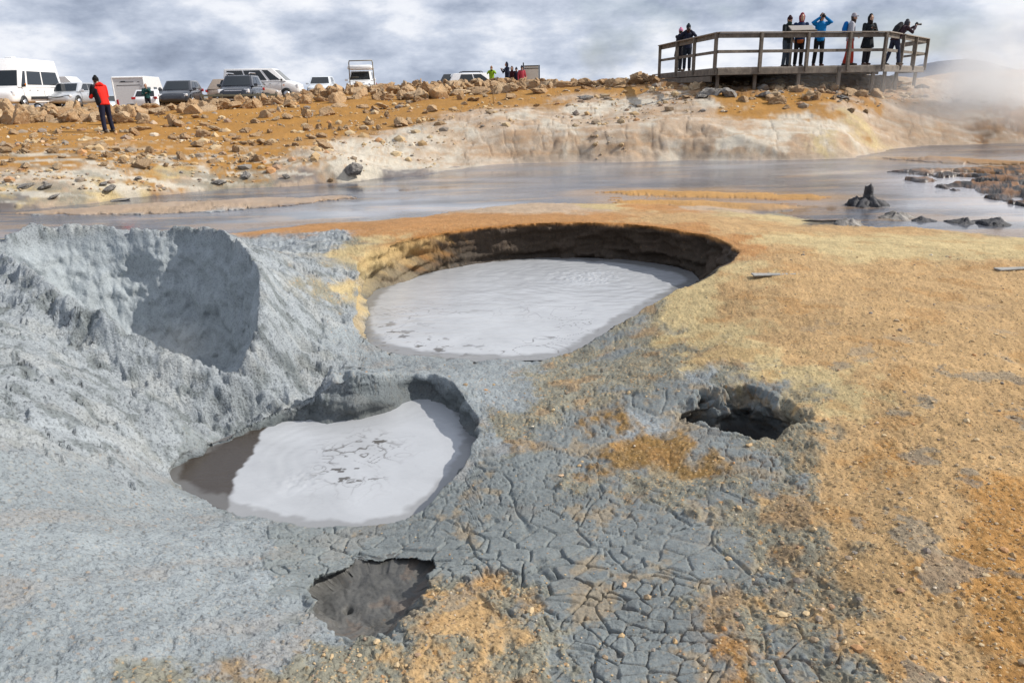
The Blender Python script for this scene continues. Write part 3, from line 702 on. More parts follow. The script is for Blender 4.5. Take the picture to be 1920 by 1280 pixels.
# the pond
xs = np.concatenate([np.linspace(-30, -12, 40)[:-1], np.linspace(-12, 20, 500), np.linspace(20, 45, 40)[1:]]); ys = np.linspace(8, 34, 420)
X, Y = np.meshgrid(xs, ys, indexing='ij')
FQ = grid_faces(*X.shape); XC = X.ravel()[FQ].mean(1); YC = Y.ravel()[FQ].mean(1)
FQ = FQ[(polydist(XC, YC, WATER) < .9) & (polydist(XC, YC, P1R) > .15)]
me = np_mesh('water', np.stack([X, Y, np.full(X.shape, WZ)], -1).reshape(-1, 3), FQ)
shal = Hs(X, Y)
A = np.ones(X.shape + (4,), np.float32)
wn = fbm(X * .25, Y * .7, 4, 300)
A[..., 0] = np.clip(sst(6, 10, X) * sst(18.5, 16, Y) * .9 + wn * .3, 0, 1)     # calm silty part at the right, its pale colour also paints bright reflection
A[..., 1] = sst(.4, .7, fbm(X * .35, Y * 1.6, 5, 310, .6) + .6 * sst(15.0, 11.5, Y))            # ochre film
A[..., 2] = sst(13.2, 12, Y)
for q in (1, 2, 3, 4): A[..., 1] = np.maximum(A[..., 1], sst(.9, .0, polydist(X, Y + fbm(X * .6, Y * 1.2, 3, 320) * .35, ISL[q])) * 1.6)
at = me.color_attributes.new('film', 'FLOAT_COLOR', 'POINT'); at.data.foreach_set('color', A.ravel())
water = tag(link(bpy.data.objects.new('water', me)), kind='structure')
m, nt, b, out = newmat('pond_water')
tc = N(nt, 'ShaderNodeTexCoord').outputs['Object']
fc = N(nt, 'ShaderNodeVertexColor', layer_name='film'); sx = N(nt, 'ShaderNodeSeparateColor'); nt.links.new(fc.outputs[0], sx.inputs[0])
mp = N(nt, 'ShaderNodeMapping'); nt.links.new(tc, mp.inputs[0]); mp.inputs['Scale'].default_value = (.5, 1.7, 1)
nn = noise(nt, mp.outputs[0], .8, 6, .6, .4)
c = mixc(nt, ramp(nt, nn, [(.35, 0), (.68, 1)]), (.05, .056, .07), (.155, .16, .185))
c = mixc(nt, math_(nt, 'MULTIPLY', sx.outputs[1], .5, clamp=True), c, (.34, .21, .10))
c = mixc(nt, sx.outputs[0], c, (.52, .52, .56))
nt.links.new(c, b.inputs['Base Color'])
nt.links.new(ramp(nt, noise(nt, mp.outputs[0], .5, 4, .6), [(.4, .05), (.65, .22)]), b.inputs['Roughness']); b.inputs['IOR'].default_value = 1.33
mp2 = N(nt, 'ShaderNodeMapping'); nt.links.new(tc, mp2.inputs[0]); mp2.inputs['Scale'].default_value = (1.0, 1.6, 1)
hh = math_(nt, 'ADD', noise(nt, mp2.outputs[0], 6, 3, .5, .6), math_(nt, 'MULTIPLY', noise(nt, mp2.outputs[0], 17, 3, .5), .4))
bp = N(nt, 'ShaderNodeBump'); bp.inputs['Distance'].default_value = .03
nt.links.new(math_(nt, 'MULTIPLY', ramp(nt, noise(nt, mp.outputs[0], .35, 3), [(.38, .05), (.6, 1)]), .55), bp.inputs['Strength'])
nt.links.new(hh, bp.inputs['Height']); nt.links.new(bp.outputs[0], b.inputs['Normal'])
me.materials.append(m)
# ---------------------------------------------------------------- rocks
def ico(sub):
    import bmesh
    bm = bmesh.new(); bmesh.ops.create_icosphere(bm, subdivisions=sub, radius=1)
    V = np.array([v.co[:] for v in bm.verts]); Fa = np.array([[v.index for v in f.verts] for f in bm.faces]); bm.free()
    return V, Fa
_iv, _if = ico(4)
def rock_mesh(name, seed, asp=(1, .8, .7), rough=.06, cuts=11, hmin=.42, hmax=.80):
    r = np.random.RandomState(seed)
    V = _iv.copy()
    for k in range(cuts):
        n = r.normal(size=3); n /= np.linalg.norm(n); h = r.uniform(hmin, hmax)
        d = V @ n; V = V - np.clip(d - h, 0, None)[:, None] * n
    u = _iv
    V = V * (1 + (fbm(u[:, 0] * 2 + u[:, 2] * 1.3, u[:, 1] * 2 - u[:, 2] * 1.7, 4, seed, .6) * rough * 1.6)[:, None])
    V = V * np.array(asp) 
    me = np_mesh(name, V, _if, True)
    return me
m, nt, b, out = newmat('rock_tan')
tc = N(nt, 'ShaderNodeTexCoord').outputs['Object']; oi = N(nt, 'ShaderNodeObjectInfo')
na = noise(nt, tc, 2.2, 8, .62); nb = noise(nt, tc, 9, 6, .65)
rndc = ramp(nt, oi.outputs['Random'], [(0, (.56, .35, .17)), (.3, (.62, .42, .24)), (.6, (.48, .29, .14)), (.8, (.66, .49, .31)), (1, (.42, .25, .12))])
c = mixc(nt, ramp(nt, na, [(.45, 0), (.66, .6)]), rndc, (.42, .27, .14))
c = mixc(nt, ramp(nt, nb, [(.5, 0), (.72, .6)]), c, (.68, .56, .40))
c = mixc(nt, ramp(nt, nb, [(.3, .6), (.42, 0)]), c, (.14, .10, .065))
nt.links.new(c, b.inputs['Base Color']); b.inputs['Roughness'].default_value = .92
bp = N(nt, 'ShaderNodeBump'); bp.inputs['Distance'].default_value = .12; bp.inputs['Strength'].default_value = .9
nt.links.new(math_(nt, 'ADD', nb, math_(nt, 'MULTIPLY', noise(nt, tc, 26, 4, .6), .4)), bp.inputs['Height']); nt.links.new(bp.outputs[0], b.inputs['Normal'])
ROCKM = m
m, nt, b, out = newmat('rock_grey')
tc = N(nt, 'ShaderNodeTexCoord').outputs['Object']; na = noise(nt, tc, 3, 8, .62)
c = ramp(nt, na, [(.3, (.13, .12, .11)), (.5, (.27, .25, .23)), (.7, (.45, .42, .38))])
nt.links.new(c, b.inputs['Base Color']); b.inputs['Roughness'].default_value = .85
bp = N(nt, 'ShaderNodeBump'); bp.inputs['Distance'].default_value = .12; bp.inputs['Strength'].default_value = .8
nt.links.new(noise(nt, tc, 9, 6, .65), bp.inputs['Height']); nt.links.new(bp.outputs[0], b.inputs['Normal'])
ROCKG = m
m, nt, b, out = newmat('dark_mud_crust')
tc = N(nt, 'ShaderNodeTexCoord').outputs['Object']; na = noise(nt, tc, 6, 8, .62)
c = ramp(nt, na, [(.3, (.018, .018, .022)), (.7, (.07, .07, .08))])
nt.links.new(c, b.inputs['Base Color']); b.inputs['Roughness'].default_value = .6
bp = N(nt, 'ShaderNodeBump'); bp.inputs['Distance'].default_value = .06; bp.inputs['Strength'].default_value = .9
nt.links.new(noise(nt, tc, 14, 6, .65), bp.inputs['Height']); nt.links.new(bp.outputs[0], b.inputs['Normal'])
MUDD = m
ASP = [(1, .8, .7), (1, .7, .5), (1, .9, .85), (1.1, .7, .6), (1, .8, .45), (.8, .75, .95), (1.15, .75, .55), (1, .85, .62)]
RM = [rock_mesh('rock_shape', 400 + i, ASP[i % 8], .07 + .05 * (i % 3), 12 + i % 6) for i in range(16)]
for q in RM: q.materials.append(ROCKM)
RG = [rock_mesh('grey_rock_shape', 500 + i, ASP[i], .1, 10) for i in range(4)]
for q in RG: q.materials.append(ROCKG)
rr = random.Random(5)
NROCK = 0
def Hp(x, y):
    return float(Hs(np.array([x]), np.array([y]))[0])
def put_rock(x, y, wid, label, group, mats=RM, name='rock', sink=.22, flat=None, tilt=.35):
    global NROCK
    NROCK += 1
    o = bpy.data.objects.new(name, rr.choice(mats)); link(o)
    s = wid / 1.75
    o.scale = (s * rr.uniform(.9, 1.12), s * rr.uniform(.85, 1.15), s * rr.uniform(.85, 1.15) * (flat or 1))
    o.rotation_euler = (rr.uniform(-tilt, tilt), rr.uniform(-tilt, tilt), rr.uniform(0, 6.28))
    o.location = (x, y, Hp(x, y) + s * .5 * (1 - sink * 2.0) * (flat or 1))
    tag(o, label, 'rock', group)
    return o
HER = []
for L, ox, oy, sc in [
 ([(100,650,80),(250,665,90),(230,700,60),(440,645,90),(550,590,40),(480,600,50),(60,750,90),(190,760,90),(400,790,90),(460,825,70),(200,790,80),(50,785,100),(750,735,140),(660,750,100),(850,695,80),(610,790,70),(90,855,80),(190,905,110),(430,905,110),(30,880,70),(700,835,90),(790,885,70),(820,820,80),(910,860,90),(880,780,90),(975,765,80),(1040,835,60),(1130,790,90),(1080,810,60),(1010,655,140),(1060,620,120),(1080,580,110),(970,670,70),(1240,600,80),(1300,590,120),(1360,590,120),(1380,685,130),(1300,690,80),(1520,670,150),(1620,620,130),(1540,590,80),(1470,525,70),(1540,525,60),(1480,740,110),(1210,505,70),(1360,835,100),(1250,890,60),(1320,885,60),(1590,860,80),(1830,850,70),(1890,850,60),(1700,700,90),(1770,690,90),(1840,630,90),(1890,720,70),(1780,780,90),(1000,500,90),(920,560,140),(1080,900,130),(1130,910,60),(330,700,90),(400,690,60)], 0, 90, 4),
 ([(400,565,110),(480,530,120),(520,490,70),(545,550,80),(640,535,100),(775,520,120),(930,500,140),(1020,445,120),(1200,455,110),(1230,490,60),(1360,450,120),(1300,465,80),(1385,515,60),(1485,430,40),(1480,575,130),(1545,560,70),(1260,580,90),(1320,605,60),(1170,595,60),(1080,610,70),(1030,620,60),(960,610,80),(870,600,90),(790,615,90),(875,560,50),(320,635,80),(505,630,60),(390,670,100),(230,665,80),(385,730,70),(440,710,80),(495,720,80),(310,725,70),(270,770,100),(690,740,80),(720,700,80),(640,750,70),(820,690,90),(900,670,100),(880,720,90),(910,760,130),(420,850,120),(300,850,70),(1615,405,100),(1380,365,90),(1490,385,60),(1320,340,90),(1730,485,120),(1670,500,50),(1780,580,90),(640,430,80),(500,425,90),(740,390,60),(960,950,50)], 380, 90, 4),
 ([(250,385,90),(330,400,80),(370,405,80),(280,430,70),(440,370,50),(540,340,120),(640,330,110),(340,330,120),(240,330,90),(700,320,100),(860,320,130),(960,300,70),(1120,290,80),(1180,310,60),(1130,330,50),(1450,300,90),(1360,320,60),(1580,240,120),(1680,215,60),(1490,210,60),(630,380,100),(830,440,60)], 800, 90, 4),
 ([(700,950,240),(1030,1020,140),(1120,1000,100),(1220,900,150)], 1200, 0, 5.33),
 ([(470,990,120),(400,1000,110),(740,985,130),(820,960,90),(920,965,140),(1070,970,150),(980,1120,90),(840,1110,90),(1050,880,60),(1400,850,90),(1260,870,150),(190,1100,100),(300,930,120),(80,1040,160)], 1440, 0, 5.33)]:
    for cx, cy, w in L: HER.append((ox + cx / sc, oy + cy / sc, w / sc))
SPEC = {(380+1615/4, 90+405/4): 'rounded tan boulder at the foot of the tallest rock heap', (380+775/4, 90+520/4): 'pale pitted boulder with a dark notch standing alone on the ochre slope',
        (0+1620/4, 90+620/4): 'tall slanting slab of tan rock below the parked dark cars', (0+1380/4, 90+685/4): 'squared leaning slab among the pale rocks below the dark hatchback',
        (0+1520/4, 90+670/4): 'broad pale boulder beside the leaning slab on the slope', (380+1480/4, 90+575/4): 'long notched cream rock lying alone below the rock heap',
        (380+910/4, 90+760/4): 'dark footed rock at the lower end of the stone row above the white crust', (380+1360/4, 90+450/4): 'pitted brown boulder below the rock heap',
        (1200+700/5.33, 950/5.33): 'large grey brown boulder under the left part of the platform'}
for px, py, w in HER:
    x, y, z = hit(px, py, start=10)
    zone = ('tan rock on the ochre slope left of the standing photographer' if px < 190 else 'tan rock on the ochre slope below the parked cars' if px < 560 else
            'tan rock on the upper slope below the tall rock heap' if px < 830 else 'tan rock on the ridge below the notice board' if px < 1230 else 'weathered rock on the bank in front of the platform')
    wm = w * y / 1470
    o = put_rock(x, y, wm, SPEC.get((px, py)) or zone, 'rocks scattered on the slope' if px < 1230 else 'rocks in front of the platform', RM if px < 1230 or rr.random() < .75 else RG, 'rock', rr.uniform(.2, .38), rr.uniform(.7, 1.1))
# heap of boulders along the edge of the car park
CREST = [(-60,208),(0,206),(100,203),(180,203),(230,205),(300,195),(340,188),(480,183),(560,172),(600,164),(640,162),(700,162),(740,158),(830,153),(880,149),(960,147),(1020,148),(1060,154),(1160,152),(1200,146),(1240,146)]
cxs, cys = zip(*CREST)
BER = []
for row, (dy, s0, s1, st) in enumerate([(0, .42, .72, 11), (8, .45, .85, 15), (17, .4, .9, 17)]):
    px = -40 + row * 5
    while px < (1238 if row == 0 else 1035):
        heap = px < 190 or 585 < px < 690 or 715 < px < 830
        if row == 2 and not heap and px > 200 and rr.random() < .5: px += st; continue
        w = rr.uniform(s0, s1) * (1.2 if heap else .95)
        BER.append((px, np.interp(px, cxs, cys) + dy + rr.uniform(-1, 3), w)); px += st * rr.uniform(.75, 1.3) * (w / .6)
for px, py, w in BER:
    x, y, z = hit(px, py + w * 12, start=20)
    if y > 46: y = 44; x = xk(px, py) * y
    zone = 'rough brown boulder in the heaped bank along the car park edge' if px < 560 else 'rough tan boulder in the tall heap on the ridge' if px < 850 else 'rough tan boulder on the ridge near the notice board'
    o = put_rock(x, y, w, zone, 'boulders heaped along the car park edge', RM, 'boulder', .3, rr.uniform(.8, 1.2), .5)
    zt = UY(px, py, y)[2]      # top of the bank as seen
    top = max(o.location.z, zt - w * .33); o.location.z = min(top, o.location.z + .35)
left = 280 - NROCK; print('rocks', NROCK)
for i in range(max(left, 0)):
    px = rr.uniform(0, 850); lo = np.interp(px, cxs, cys) + 22; py = rr.uniform(lo, np.interp(px, [0, 500, 850], [330, 300, 225]))
    x, y, z = hit(px, py, start=12); w = rr.uniform(.12, .3)
    put_rock(x, y, w, 'small tan stone lying loose among the larger rocks on the ochre slope', 'small stones on the slope', RM, 'stone', .2, .8)
for i in range(34):
    px = rr.uniform(1255, 1740); py = rr.uniform(163, 188) + (px - 1500) * -.01
    x, y, z = hit(px, py, start=12); w = rr.uniform(.25, .62)
    put_rock(x, y, w, 'weathered rock on the bank in front of the platform', 'rocks in front of the platform', RM if rr.random() < .7 else RG, 'rock', .3, rr.uniform(.6, 1.0))
# hero grey rocks at the water's edge
x, y, z = hit(664, 321, start=10); put_rock(x, y, .50, 'grey and white boulder standing at the edge of the pond', None, RG, 'rock', .1, 1.15)
x, y, z = hit(538, 334, start=10); put_rock(x, y, .20, 'small bluish grey stone left of the boulder by the pond', None, RG, 'rock', .2)
x, y, z = hit(220, 372, start=10); put_rock(x, y, .50, 'flat patch of crumbled white and grey stone on the mineral plain', None, RG, 'rock', .3, .3)
for q, (px, py, w) in enumerate([(463,331,.35),(412,344,.3),(205,358,.28),(50,352,.3),(85,353,.25),(195,347,.2),(100,372,.25),(258,338,.2),(1100,187,.5),(1370,182,.6),(1000+90,185,.3)]):
    x, y, z = hit(px, py, start=10); put_rock(x, y, w, 'dark grey stone on the mineral plain by the pond' if px < 900 else 'grey stone block on the upper edge of the pale cliff', 'grey stones' if px < 900 else 'grey stones on the cliff edge', RG, 'stone', .25, .7)
# gravel : uncountable
def gravel(name, pts, sizes, mat, label=None):
    V0, F0 = ico(1); k = len(V0); n = len(pts)
    R = np.random.RandomState(3)
    V = np.repeat(V0[None], n, 0) * (1 + R.uniform(-.25, .25, (n, k, 1)))
    sc = np.stack([sizes * R.uniform(.8, 1.3, n), sizes * R.uniform(.8, 1.3, n), sizes * R.uniform(.5, .9, n)], 1)
    V = V * sc[:, None]
    a = R.uniform(0, 6.28, n); c_, s_ = np.cos(a)[:, None], np.sin(a)[:, None]
    V = np.stack([V[..., 0] * c_ - V[..., 1] * s_, V[..., 0] * s_ + V[..., 1] * c_, V[..., 2]], -1) + pts[:, None]
    Fq = (F0[None] + (np.arange(n) * k)[:, None, None]).reshape(-1, 3)
    me = np_mesh(name, V.reshape(-1, 3), Fq, False); me.materials.append(mat)
    return tag(link(bpy.data.objects.new(name, me)), kind='stuff')
m, nt, b, out = newmat('gravel_stone')
g = N(nt, 'ShaderNodeNewGeometry')
c = ramp(nt, g.outputs['Random Per Island'], [(0, (.42, .28, .14)), (.35, (.52, .40, .24)), (.6, (.30, .22, .14)), (.8, (.22, .20, .18)), (.92, (.48, .25, .10)), (1, (.6, .55, .45))])
nt.links.new(c, b.inputs['Base Color']); b.inputs['Roughness'].default_value = .9
GRV = m
R = np.random.RandomState(9)
# far slope gravel
P = []
pxs = R.uniform(-50, 1230, 8000); 
Yr = np.exp(R.uniform(math.log(13.5), math.log(40), 8000)); Xr = xk(pxs, 240) * Yr
zz_ = Hs(Xr, Yr); clus = fbm(Xr * .5, Yr * .5, 3, 401) > -.05; ok = clus & (zz_ > -.18)
pts = np.stack([Xr, Yr, zz_ + .01], 1)[ok]; gravel('gravel', pts, (R.pareto(2.2, len(pts)) * .028 + .02).clip(0, .16), GRV)
Xr = R.uniform(5, 21, 2600); Yr = R.uniform(21.5, 31, 2600); zz_ = Hs(Xr, Yr)
ok = (fbm(Xr * .6, Yr * .6, 3, 411) + (Yr - 25) * .05 > .05) & (zz_ > .95)
pts = np.stack([Xr, Yr, zz_ + .01], 1)[ok]; gravel('gravel', pts, (R.pareto(2.0, len(pts)) * .03 + .02).clip(0, .17), GRV)
# near grit on the sand
n = 9000
Yr = np.exp(R.uniform(math.log(1.7), math.log(8), n)); Xr = R.uniform(-.35, 1.0, n) * Yr
pr = ground_params(Xr, Yr); ok = (R.rand(n) < pr[:, 6] * .9) 
for PR in (P1R, P2R, H2R, H3R, CRR): ok &= polydist(Xr, Yr, PR) > .03
hz, *_ = Hfull(Xr, Yr)
pts = np.stack([Xr, Yr, hz + .001], 1)[ok]; gravel('grit', pts, (R.pareto(2.5, len(pts)) * .003 + .0028).clip(0, .018), GRV)
# mud vent, mounds, planks, branch, stakes
def lathe_noise(name, prof, seg, seed, amp, mat, parent=None):
    V = []; n = len(prof)
    for r_, z_ in prof:
        for k in range(seg):
            a = 2 * math.pi * k / seg; V.append((r_ * math.cos(a), r_ * math.sin(a), z_))
    V = np.array(V); f = 1 + amp * fbm(V[:, 0] * 5 + V[:, 2] * 3, V[:, 1] * 5 - V[:, 2] * 4, 4, seed, .6)
    V = V * np.stack([f, f, 1 + .8 * amp * fbm(V[:, 0] * 9, V[:, 1] * 9, 4, seed + 2, .6)], 1)
    Fq = [[i * seg + k, i * seg + (k + 1) % seg, (i + 1) * seg + (k + 1) % seg, (i + 1) * seg + k] for i in range(n - 1) for k in range(seg)]
    me = np_mesh(name, V, Fq); me.materials.append(mat); return link(bpy.data.objects.new(name, me), parent)
vx, vy = U(1624, 384, WZ)
vt = tag(link(bpy.data.objects.new('mud_vent', None)), 'black chimney shaped mud vent rising from its low islet in the pond', 'mud vent'); vt.location = (vx, vy, WZ)
o = lathe_noise('islet', [(.42, -.05), (.36, .02), (.25, .09), (.14, .12), (0, .13)], 48, 5, .5, MUDD, vt); o.scale = (.85, .8, 1)
o = lathe_noise('chimney', [(.16, .0), (.115, .06), (.082, .13), (.066, .22), (.070, .29), (.064, .325), (.045, .335), (.02, .30), (0, .29)], 40, 7, .26, MUDD, vt); o.location = (.02, 0, 0)
o = lathe_noise('shoulder', [(.15, 0), (.12, .09), (.06, .13), (0, .135)], 32, 9, .5, MUDD, vt); o.location = (-.20, -.02, 0)
for px, py, w, lb in [(1592,420,.30,'low grey mud mound beside the dry twig on the near shore'),(1680,405,.30,'grey mud mound in the shallows with a white patch beside it'),(1730,411,.18,'small dark mud mound right of the white patch'),(1808,415,.24,'flat black mud mound nearest the dark crust at the right'),(1862,417,.28,'long black mud ridge at the right edge of the shallows')]:
    x, y = U(px, py, WZ + .02); o = lathe_noise('mud_mound', [(w, -.03), (w * .75, w * .05), (w * .45, w * .16), (w * .25, w * .27), (w * .1, w * .26), (0, w * .24)], 40, int(px), .6, MUDD if px > 1700 else ROCKG)
    o.location = (x, y, WZ); tag(o, lb, 'mud mound', 'mud mounds in the shallows')
def tube(name, pts, r, mat, parent=None, seg=8):
    pts = [Vector(p) for p in pts]; V = []; n = len(pts)
    rs = r if hasattr(r, '__len__') else [r] * n
    for i, p in enumerate(pts):
        d = (pts[min(i + 1, n - 1)] - pts[max(i - 1, 0)]).normalized(); q = d.to_track_quat('Z', 'Y')
        for k in range(seg):
            a = 2 * math.pi * k / seg; V.append(p + q @ Vector((math.cos(a) * rs[i], math.sin(a) * rs[i], 0)))
    Fq = [[i * seg + k, i * seg + (k + 1) % seg, (i + 1) * seg + (k + 1) % seg, (i + 1) * seg + k] for i in range(n - 1) for k in range(seg)]
    me = bpy.data.meshes.new(name); me.from_pydata([tuple(v) for v in V], [], Fq + [list(range(seg))[::-1], [(n - 1) * seg + k for k in range(seg)]]); me.materials.append(mat)
    for p in me.polygons: p.use_smooth = True
    return link(bpy.data.objects.new(name, me), parent)
def simple(name, colr, rough=.6, metal=0, spec=.5, nz=0, scale=8, bump=0):
    m, nt, b, out = newmat(name)
    b.inputs['Roughness'].default_value = rough; b.inputs['Metallic'].default_value = metal; b.inputs['Specular IOR Level'].default_value = spec
    tc = N(nt, 'ShaderNodeTexCoord').outputs['Object']; nn = noise(nt, tc, scale, 5, .6)
    k = nz or .06
    c = mixc(nt, 1.0, colr, ramp(nt, nn, [(.3, 1 - k), (.7, 1 + k)]), 'MULTIPLY'); nt.links.new(c, b.inputs['Base Color'])
    if bump:
        bp = N(nt, 'ShaderNodeBump'); bp.inputs['Strength'].default_value = bump; bp.inputs['Distance'].default_value = .02; nt.links.new(nn, bp.inputs['Height']); nt.links.new(bp.outputs[0], b.inputs['Normal'])
    return m
def wood_mat(name, c1, c2):
    m, nt, b, out = newmat(name); tc = N(nt, 'ShaderNodeTexCoord').outputs['Object']
    w = noise(nt, tc, 3.5, 7, .65, .4); w2 = noise(nt, tc, 22, 5, .6)
    c = ramp(nt, w, [(.3, c1), (.7, c2)]); c = mixc(nt, 1.0, c, ramp(nt, w2, [(.3, .78), (.7, 1.15)]), 'MULTIPLY'); nt.links.new(c, b.inputs['Base Color']); b.inputs['Roughness'].default_value = .85
    bp = N(nt, 'ShaderNodeBump'); bp.inputs['Strength'].default_value = .5; bp.inputs['Distance'].default_value = .01; nt.links.new(w2, bp.inputs['Height']); nt.links.new(bp.outputs[0], b.inputs['Normal'])
    return m
TWIG = simple('dry_twig', (.05, .04, .035), .9)
x0, y0 = U(1500, 417, WZ + .03)
tube('twig', [(x0, y0, WZ + .05), (x0 + .15, y0 - .05, WZ + .06), (x0 + .30, y0 - .06, WZ + .05), (x0 + .5, y0 - .03, WZ + .05), (x0 + .8, y0 - .02, WZ + .04)], [.006, .012, .014, .011, .005], TWIG)
tag(bpy.data.objects['twig'], 'thin dark dry twig lying on the wet near shore', 'twig')
PLK = wood_mat('grey_plank', (.24, .235, .22), (.38, .37, .35))
import bmesh
def box(name, size, mat, parent=None, loc=(0, 0, 0), rot=(0, 0, 0), bev=.004):
    bm = bmesh.new(); bmesh.ops.create_cube(bm, size=1); bmesh.ops.scale(bm, vec=size, verts=bm.verts)
    if bev: bmesh.ops.bevel(bm, geom=bm.edges[:], offset=min(bev, min(size) * .3), segments=1, affect='EDGES')
    me = bpy.data.meshes.new(name); bm.to_mesh(me); bm.free(); me.materials.append(mat)
    o = link(bpy.data.objects.new(name, me), parent); o.location = loc; o.rotation_euler = rot; return o
for a, c_, lb in [((1410,520),(1504,516),'weathered pale pointed plank lying on the sand right of the large mud pool'),((1868,508),(1960,504),'weathered pale plank cut off by the right edge of the picture')]:
    xa, ya, za = hit(*a); xb, yb, zb = hit(*c_)
    L = math.hypot(xb - xa, yb - ya)
    o = box('plank', (L, .10, .014), PLK, None, ((xa + xb) / 2, (ya + yb) / 2, (za + zb) / 2 + .016), (0, 0, math.atan2(yb - ya, xb - xa)))
    for v in o.data.vertices:
        if v.co.x > 0: v.co.y *= .35
    tag(o, lb, 'plank', 'planks lying on the sand')
STK = simple('rusty_stake', (.16, .10, .05), .8)
for px, py, lb in [(925,195,'thin rusty stake on the slope below the notice board'),(577,232,'thin rusty stake beside the pitted boulder')]:
    x, y, z = hit(px, py, start=12); o = tube('stake', [(x, y, z - .1), (x, y, z + .3), (x + .02, y, z + .55)], .014, STK); tag(o, lb, 'stake', 'stakes on the slope')
# ---------------------------------------------------------------- viewing platform
WOOD = wood_mat('weathered_timber', (.085, .07, .056), (.22, .185, .15))
WOODT = wood_mat('deck_timber', (.20, .17, .14), (.36, .31, .26))
ZD = 2.32; RH = 1.10
XL, YL = UY(1345, 130, 26.8)[:2]; XR, YR = UY(1655, 130, 28.6)[:2]
P_L = (XL, YL); P_LL = (UY(1237, 110, 34.5)[0], 34.5); P_R = (XR, YR); P_RR = (UY(1735, 100, 34.2)[0], 34.2); P_BR = (P_RR[0] + .9, 38.5); P_BL = (P_LL[0], 38.5)
plat = tag(link(bpy.data.objects.new('viewing_platform', None)), 'raised weathered timber viewing platform with railings standing on the bank', 'platform'); plat.location = (XL, YL, 1.7)
def wbox(name, a, b, w, h, mat, parent, ext=0):
    """beam from a to b (points on its axis), width w, height h"""
    a = Vector(a); b = Vector(b); d = b - a; L = d.length + ext
    o = box(name, (L, w, h), mat, parent)
    q = d.to_track_quat('X', 'Z'); o.rotation_euler = q.to_euler(); o.location = (a + b) / 2 - (parent.location if parent else Vector())
    return o
# deck: planks across as one part
def deck_mesh():
    poly = [P_L, P_R, P_RR, P_BR, P_BL]
    bm = bmesh.new(); y = YL - .02
    def xr(y):
        xl = XL if y > YL else XL
        # right limit by edge intersection
        if y < P_R[1]: xrr = P_L[0] + (P_R[0] - P_L[0]) * max((y - P_L[1]) / (P_R[1] - P_L[1]), 0)
        return xl
    x = XL + .0; i = 0
    # boards run along Y, clipped by the front edges
    while x < P_BR[0] - .1:
        x1 = x + .135
        def yf(xx):
            if xx < P_R[0]: return P_L[1] + (xx - P_L[0]) * (P_R[1] - P_L[1]) / (P_R[0] - P_L[0])
            if xx < P_RR[0]: return P_R[1] + (xx - P_R[0]) * (P_RR[1] - P_R[1]) / (P_RR[0] - P_R[0])
            return P_RR[1] + (xx - P_RR[0]) * (P_BR[1] - P_RR[1]) / (P_BR[0] - P_RR[0])
        dz = rr.uniform(-.004, .004); e = .03
        v = [bm.verts.new((xx - XL, yy - YL, ZD - 1.7 + zz + dz)) for zz in (-.045, 0) for xx, yy in ((x, yf(x) - e), (x1, yf(x1) - e), (x1, 38.5), (x, 38.5))]
        for f in ((0, 3, 2, 1), (4, 5, 6, 7), (0, 1, 5, 4), (1, 2, 6, 5), (2, 3, 7, 6), (3, 0, 4, 7)): bm.faces.new([v[k] for k in f])
        x += .145
    me = bpy.data.meshes.new('deck'); bm.to_mesh(me); bm.free(); me.materials.append(WOODT); return link(bpy.data.objects.new('deck', me), plat)
deck_mesh()
def lerp2(a, b, t): return (a[0] + (b[0] - a[0]) * t, a[1] + (b[1] - a[1]) * t)
def post(p, d, zb=None):
    o = box('post', (.10, .11, RH + .16), WOOD, plat); o.location = Vector((p[0], p[1], ZD + (RH - .16) / 2 - .01)) - plat.location; o.rotation_euler = (0, 0, math.atan2(d[1], d[0]))
def run(A, B, ts, tag_=''):
    d = (B[0] - A[0], B[1] - A[1]); L = math.hypot(*d); n = (d[1] / L, -d[0] / L)
    off = lambda p, k: (p[0] + n[0] * k, p[1] + n[1] * k)
    for t in ts: post(off(lerp2(A, B, t), .06), d)
    a, b = off(A, .0), off(B, .0)
    wbox('top_rail', (*off(A, .02), ZD + RH), (*off(B, .02), ZD + RH), .16, .035, WOODT, plat, .05)
    wbox('upper_rail', (*off(A, -.012), ZD + RH - .10), (*off(B, -.012), ZD + RH - .10), .032, .15, WOOD, plat)
    wbox('middle_rail', (*off(A, -.012), ZD + .50), (*off(B, -.012), ZD + .50), .032, .10, WOOD, plat)
    wbox('fascia', (*off(A, .03), ZD - .14), (*off(B, .03), ZD - .14), .045, .20, WOOD, plat)
run(P_LL, P_L, [.03, .37, .67, .985])
run(P_L, P_R, [.235, .51, .765, .99])
run(P_R, P_RR, [.34, .66, .99])
run(P_RR, P_BR, [.45, .98])
# joists and feet under the deck
for Y in (28.2, 30.5, 33, 36):
    wbox('joist', (XL + .1, Y + 1.2, ZD - .16), (P_R[0] + (Y - 28.2) * .5, Y + 1.2, ZD - .16), .07, .2, WOOD, plat)
wbox('joist', (XL - .1, YL + .4, ZD - .36), (P_LL[0] - .1, 34.3, ZD - .36), .07, .18, WOOD, plat)
for p in [(XL + .15, YL + .5), (XL + 1.5, YL + .7), (XL + 3.1, YL + .9), (XL + 4.6, YL + 1.1), (P_R[0] - .1, P_R[1] + .5), (P_R[0] + 1.0, P_R[1] + 1.9), (P_R[0] + 2.1, P_R[1] + 3.2), (P_RR[0] + .1, P_RR[1] + .8), (XL + .2, 31.5), (XL + .2, 34)]:
    zg = Hp(*p); h = ZD - .045 - zg + .2
    o = box('foot_post', (.11, .11, h), WOOD, plat); o.location = Vector((p[0], p[1], ZD - .05 - h / 2)) - plat.location
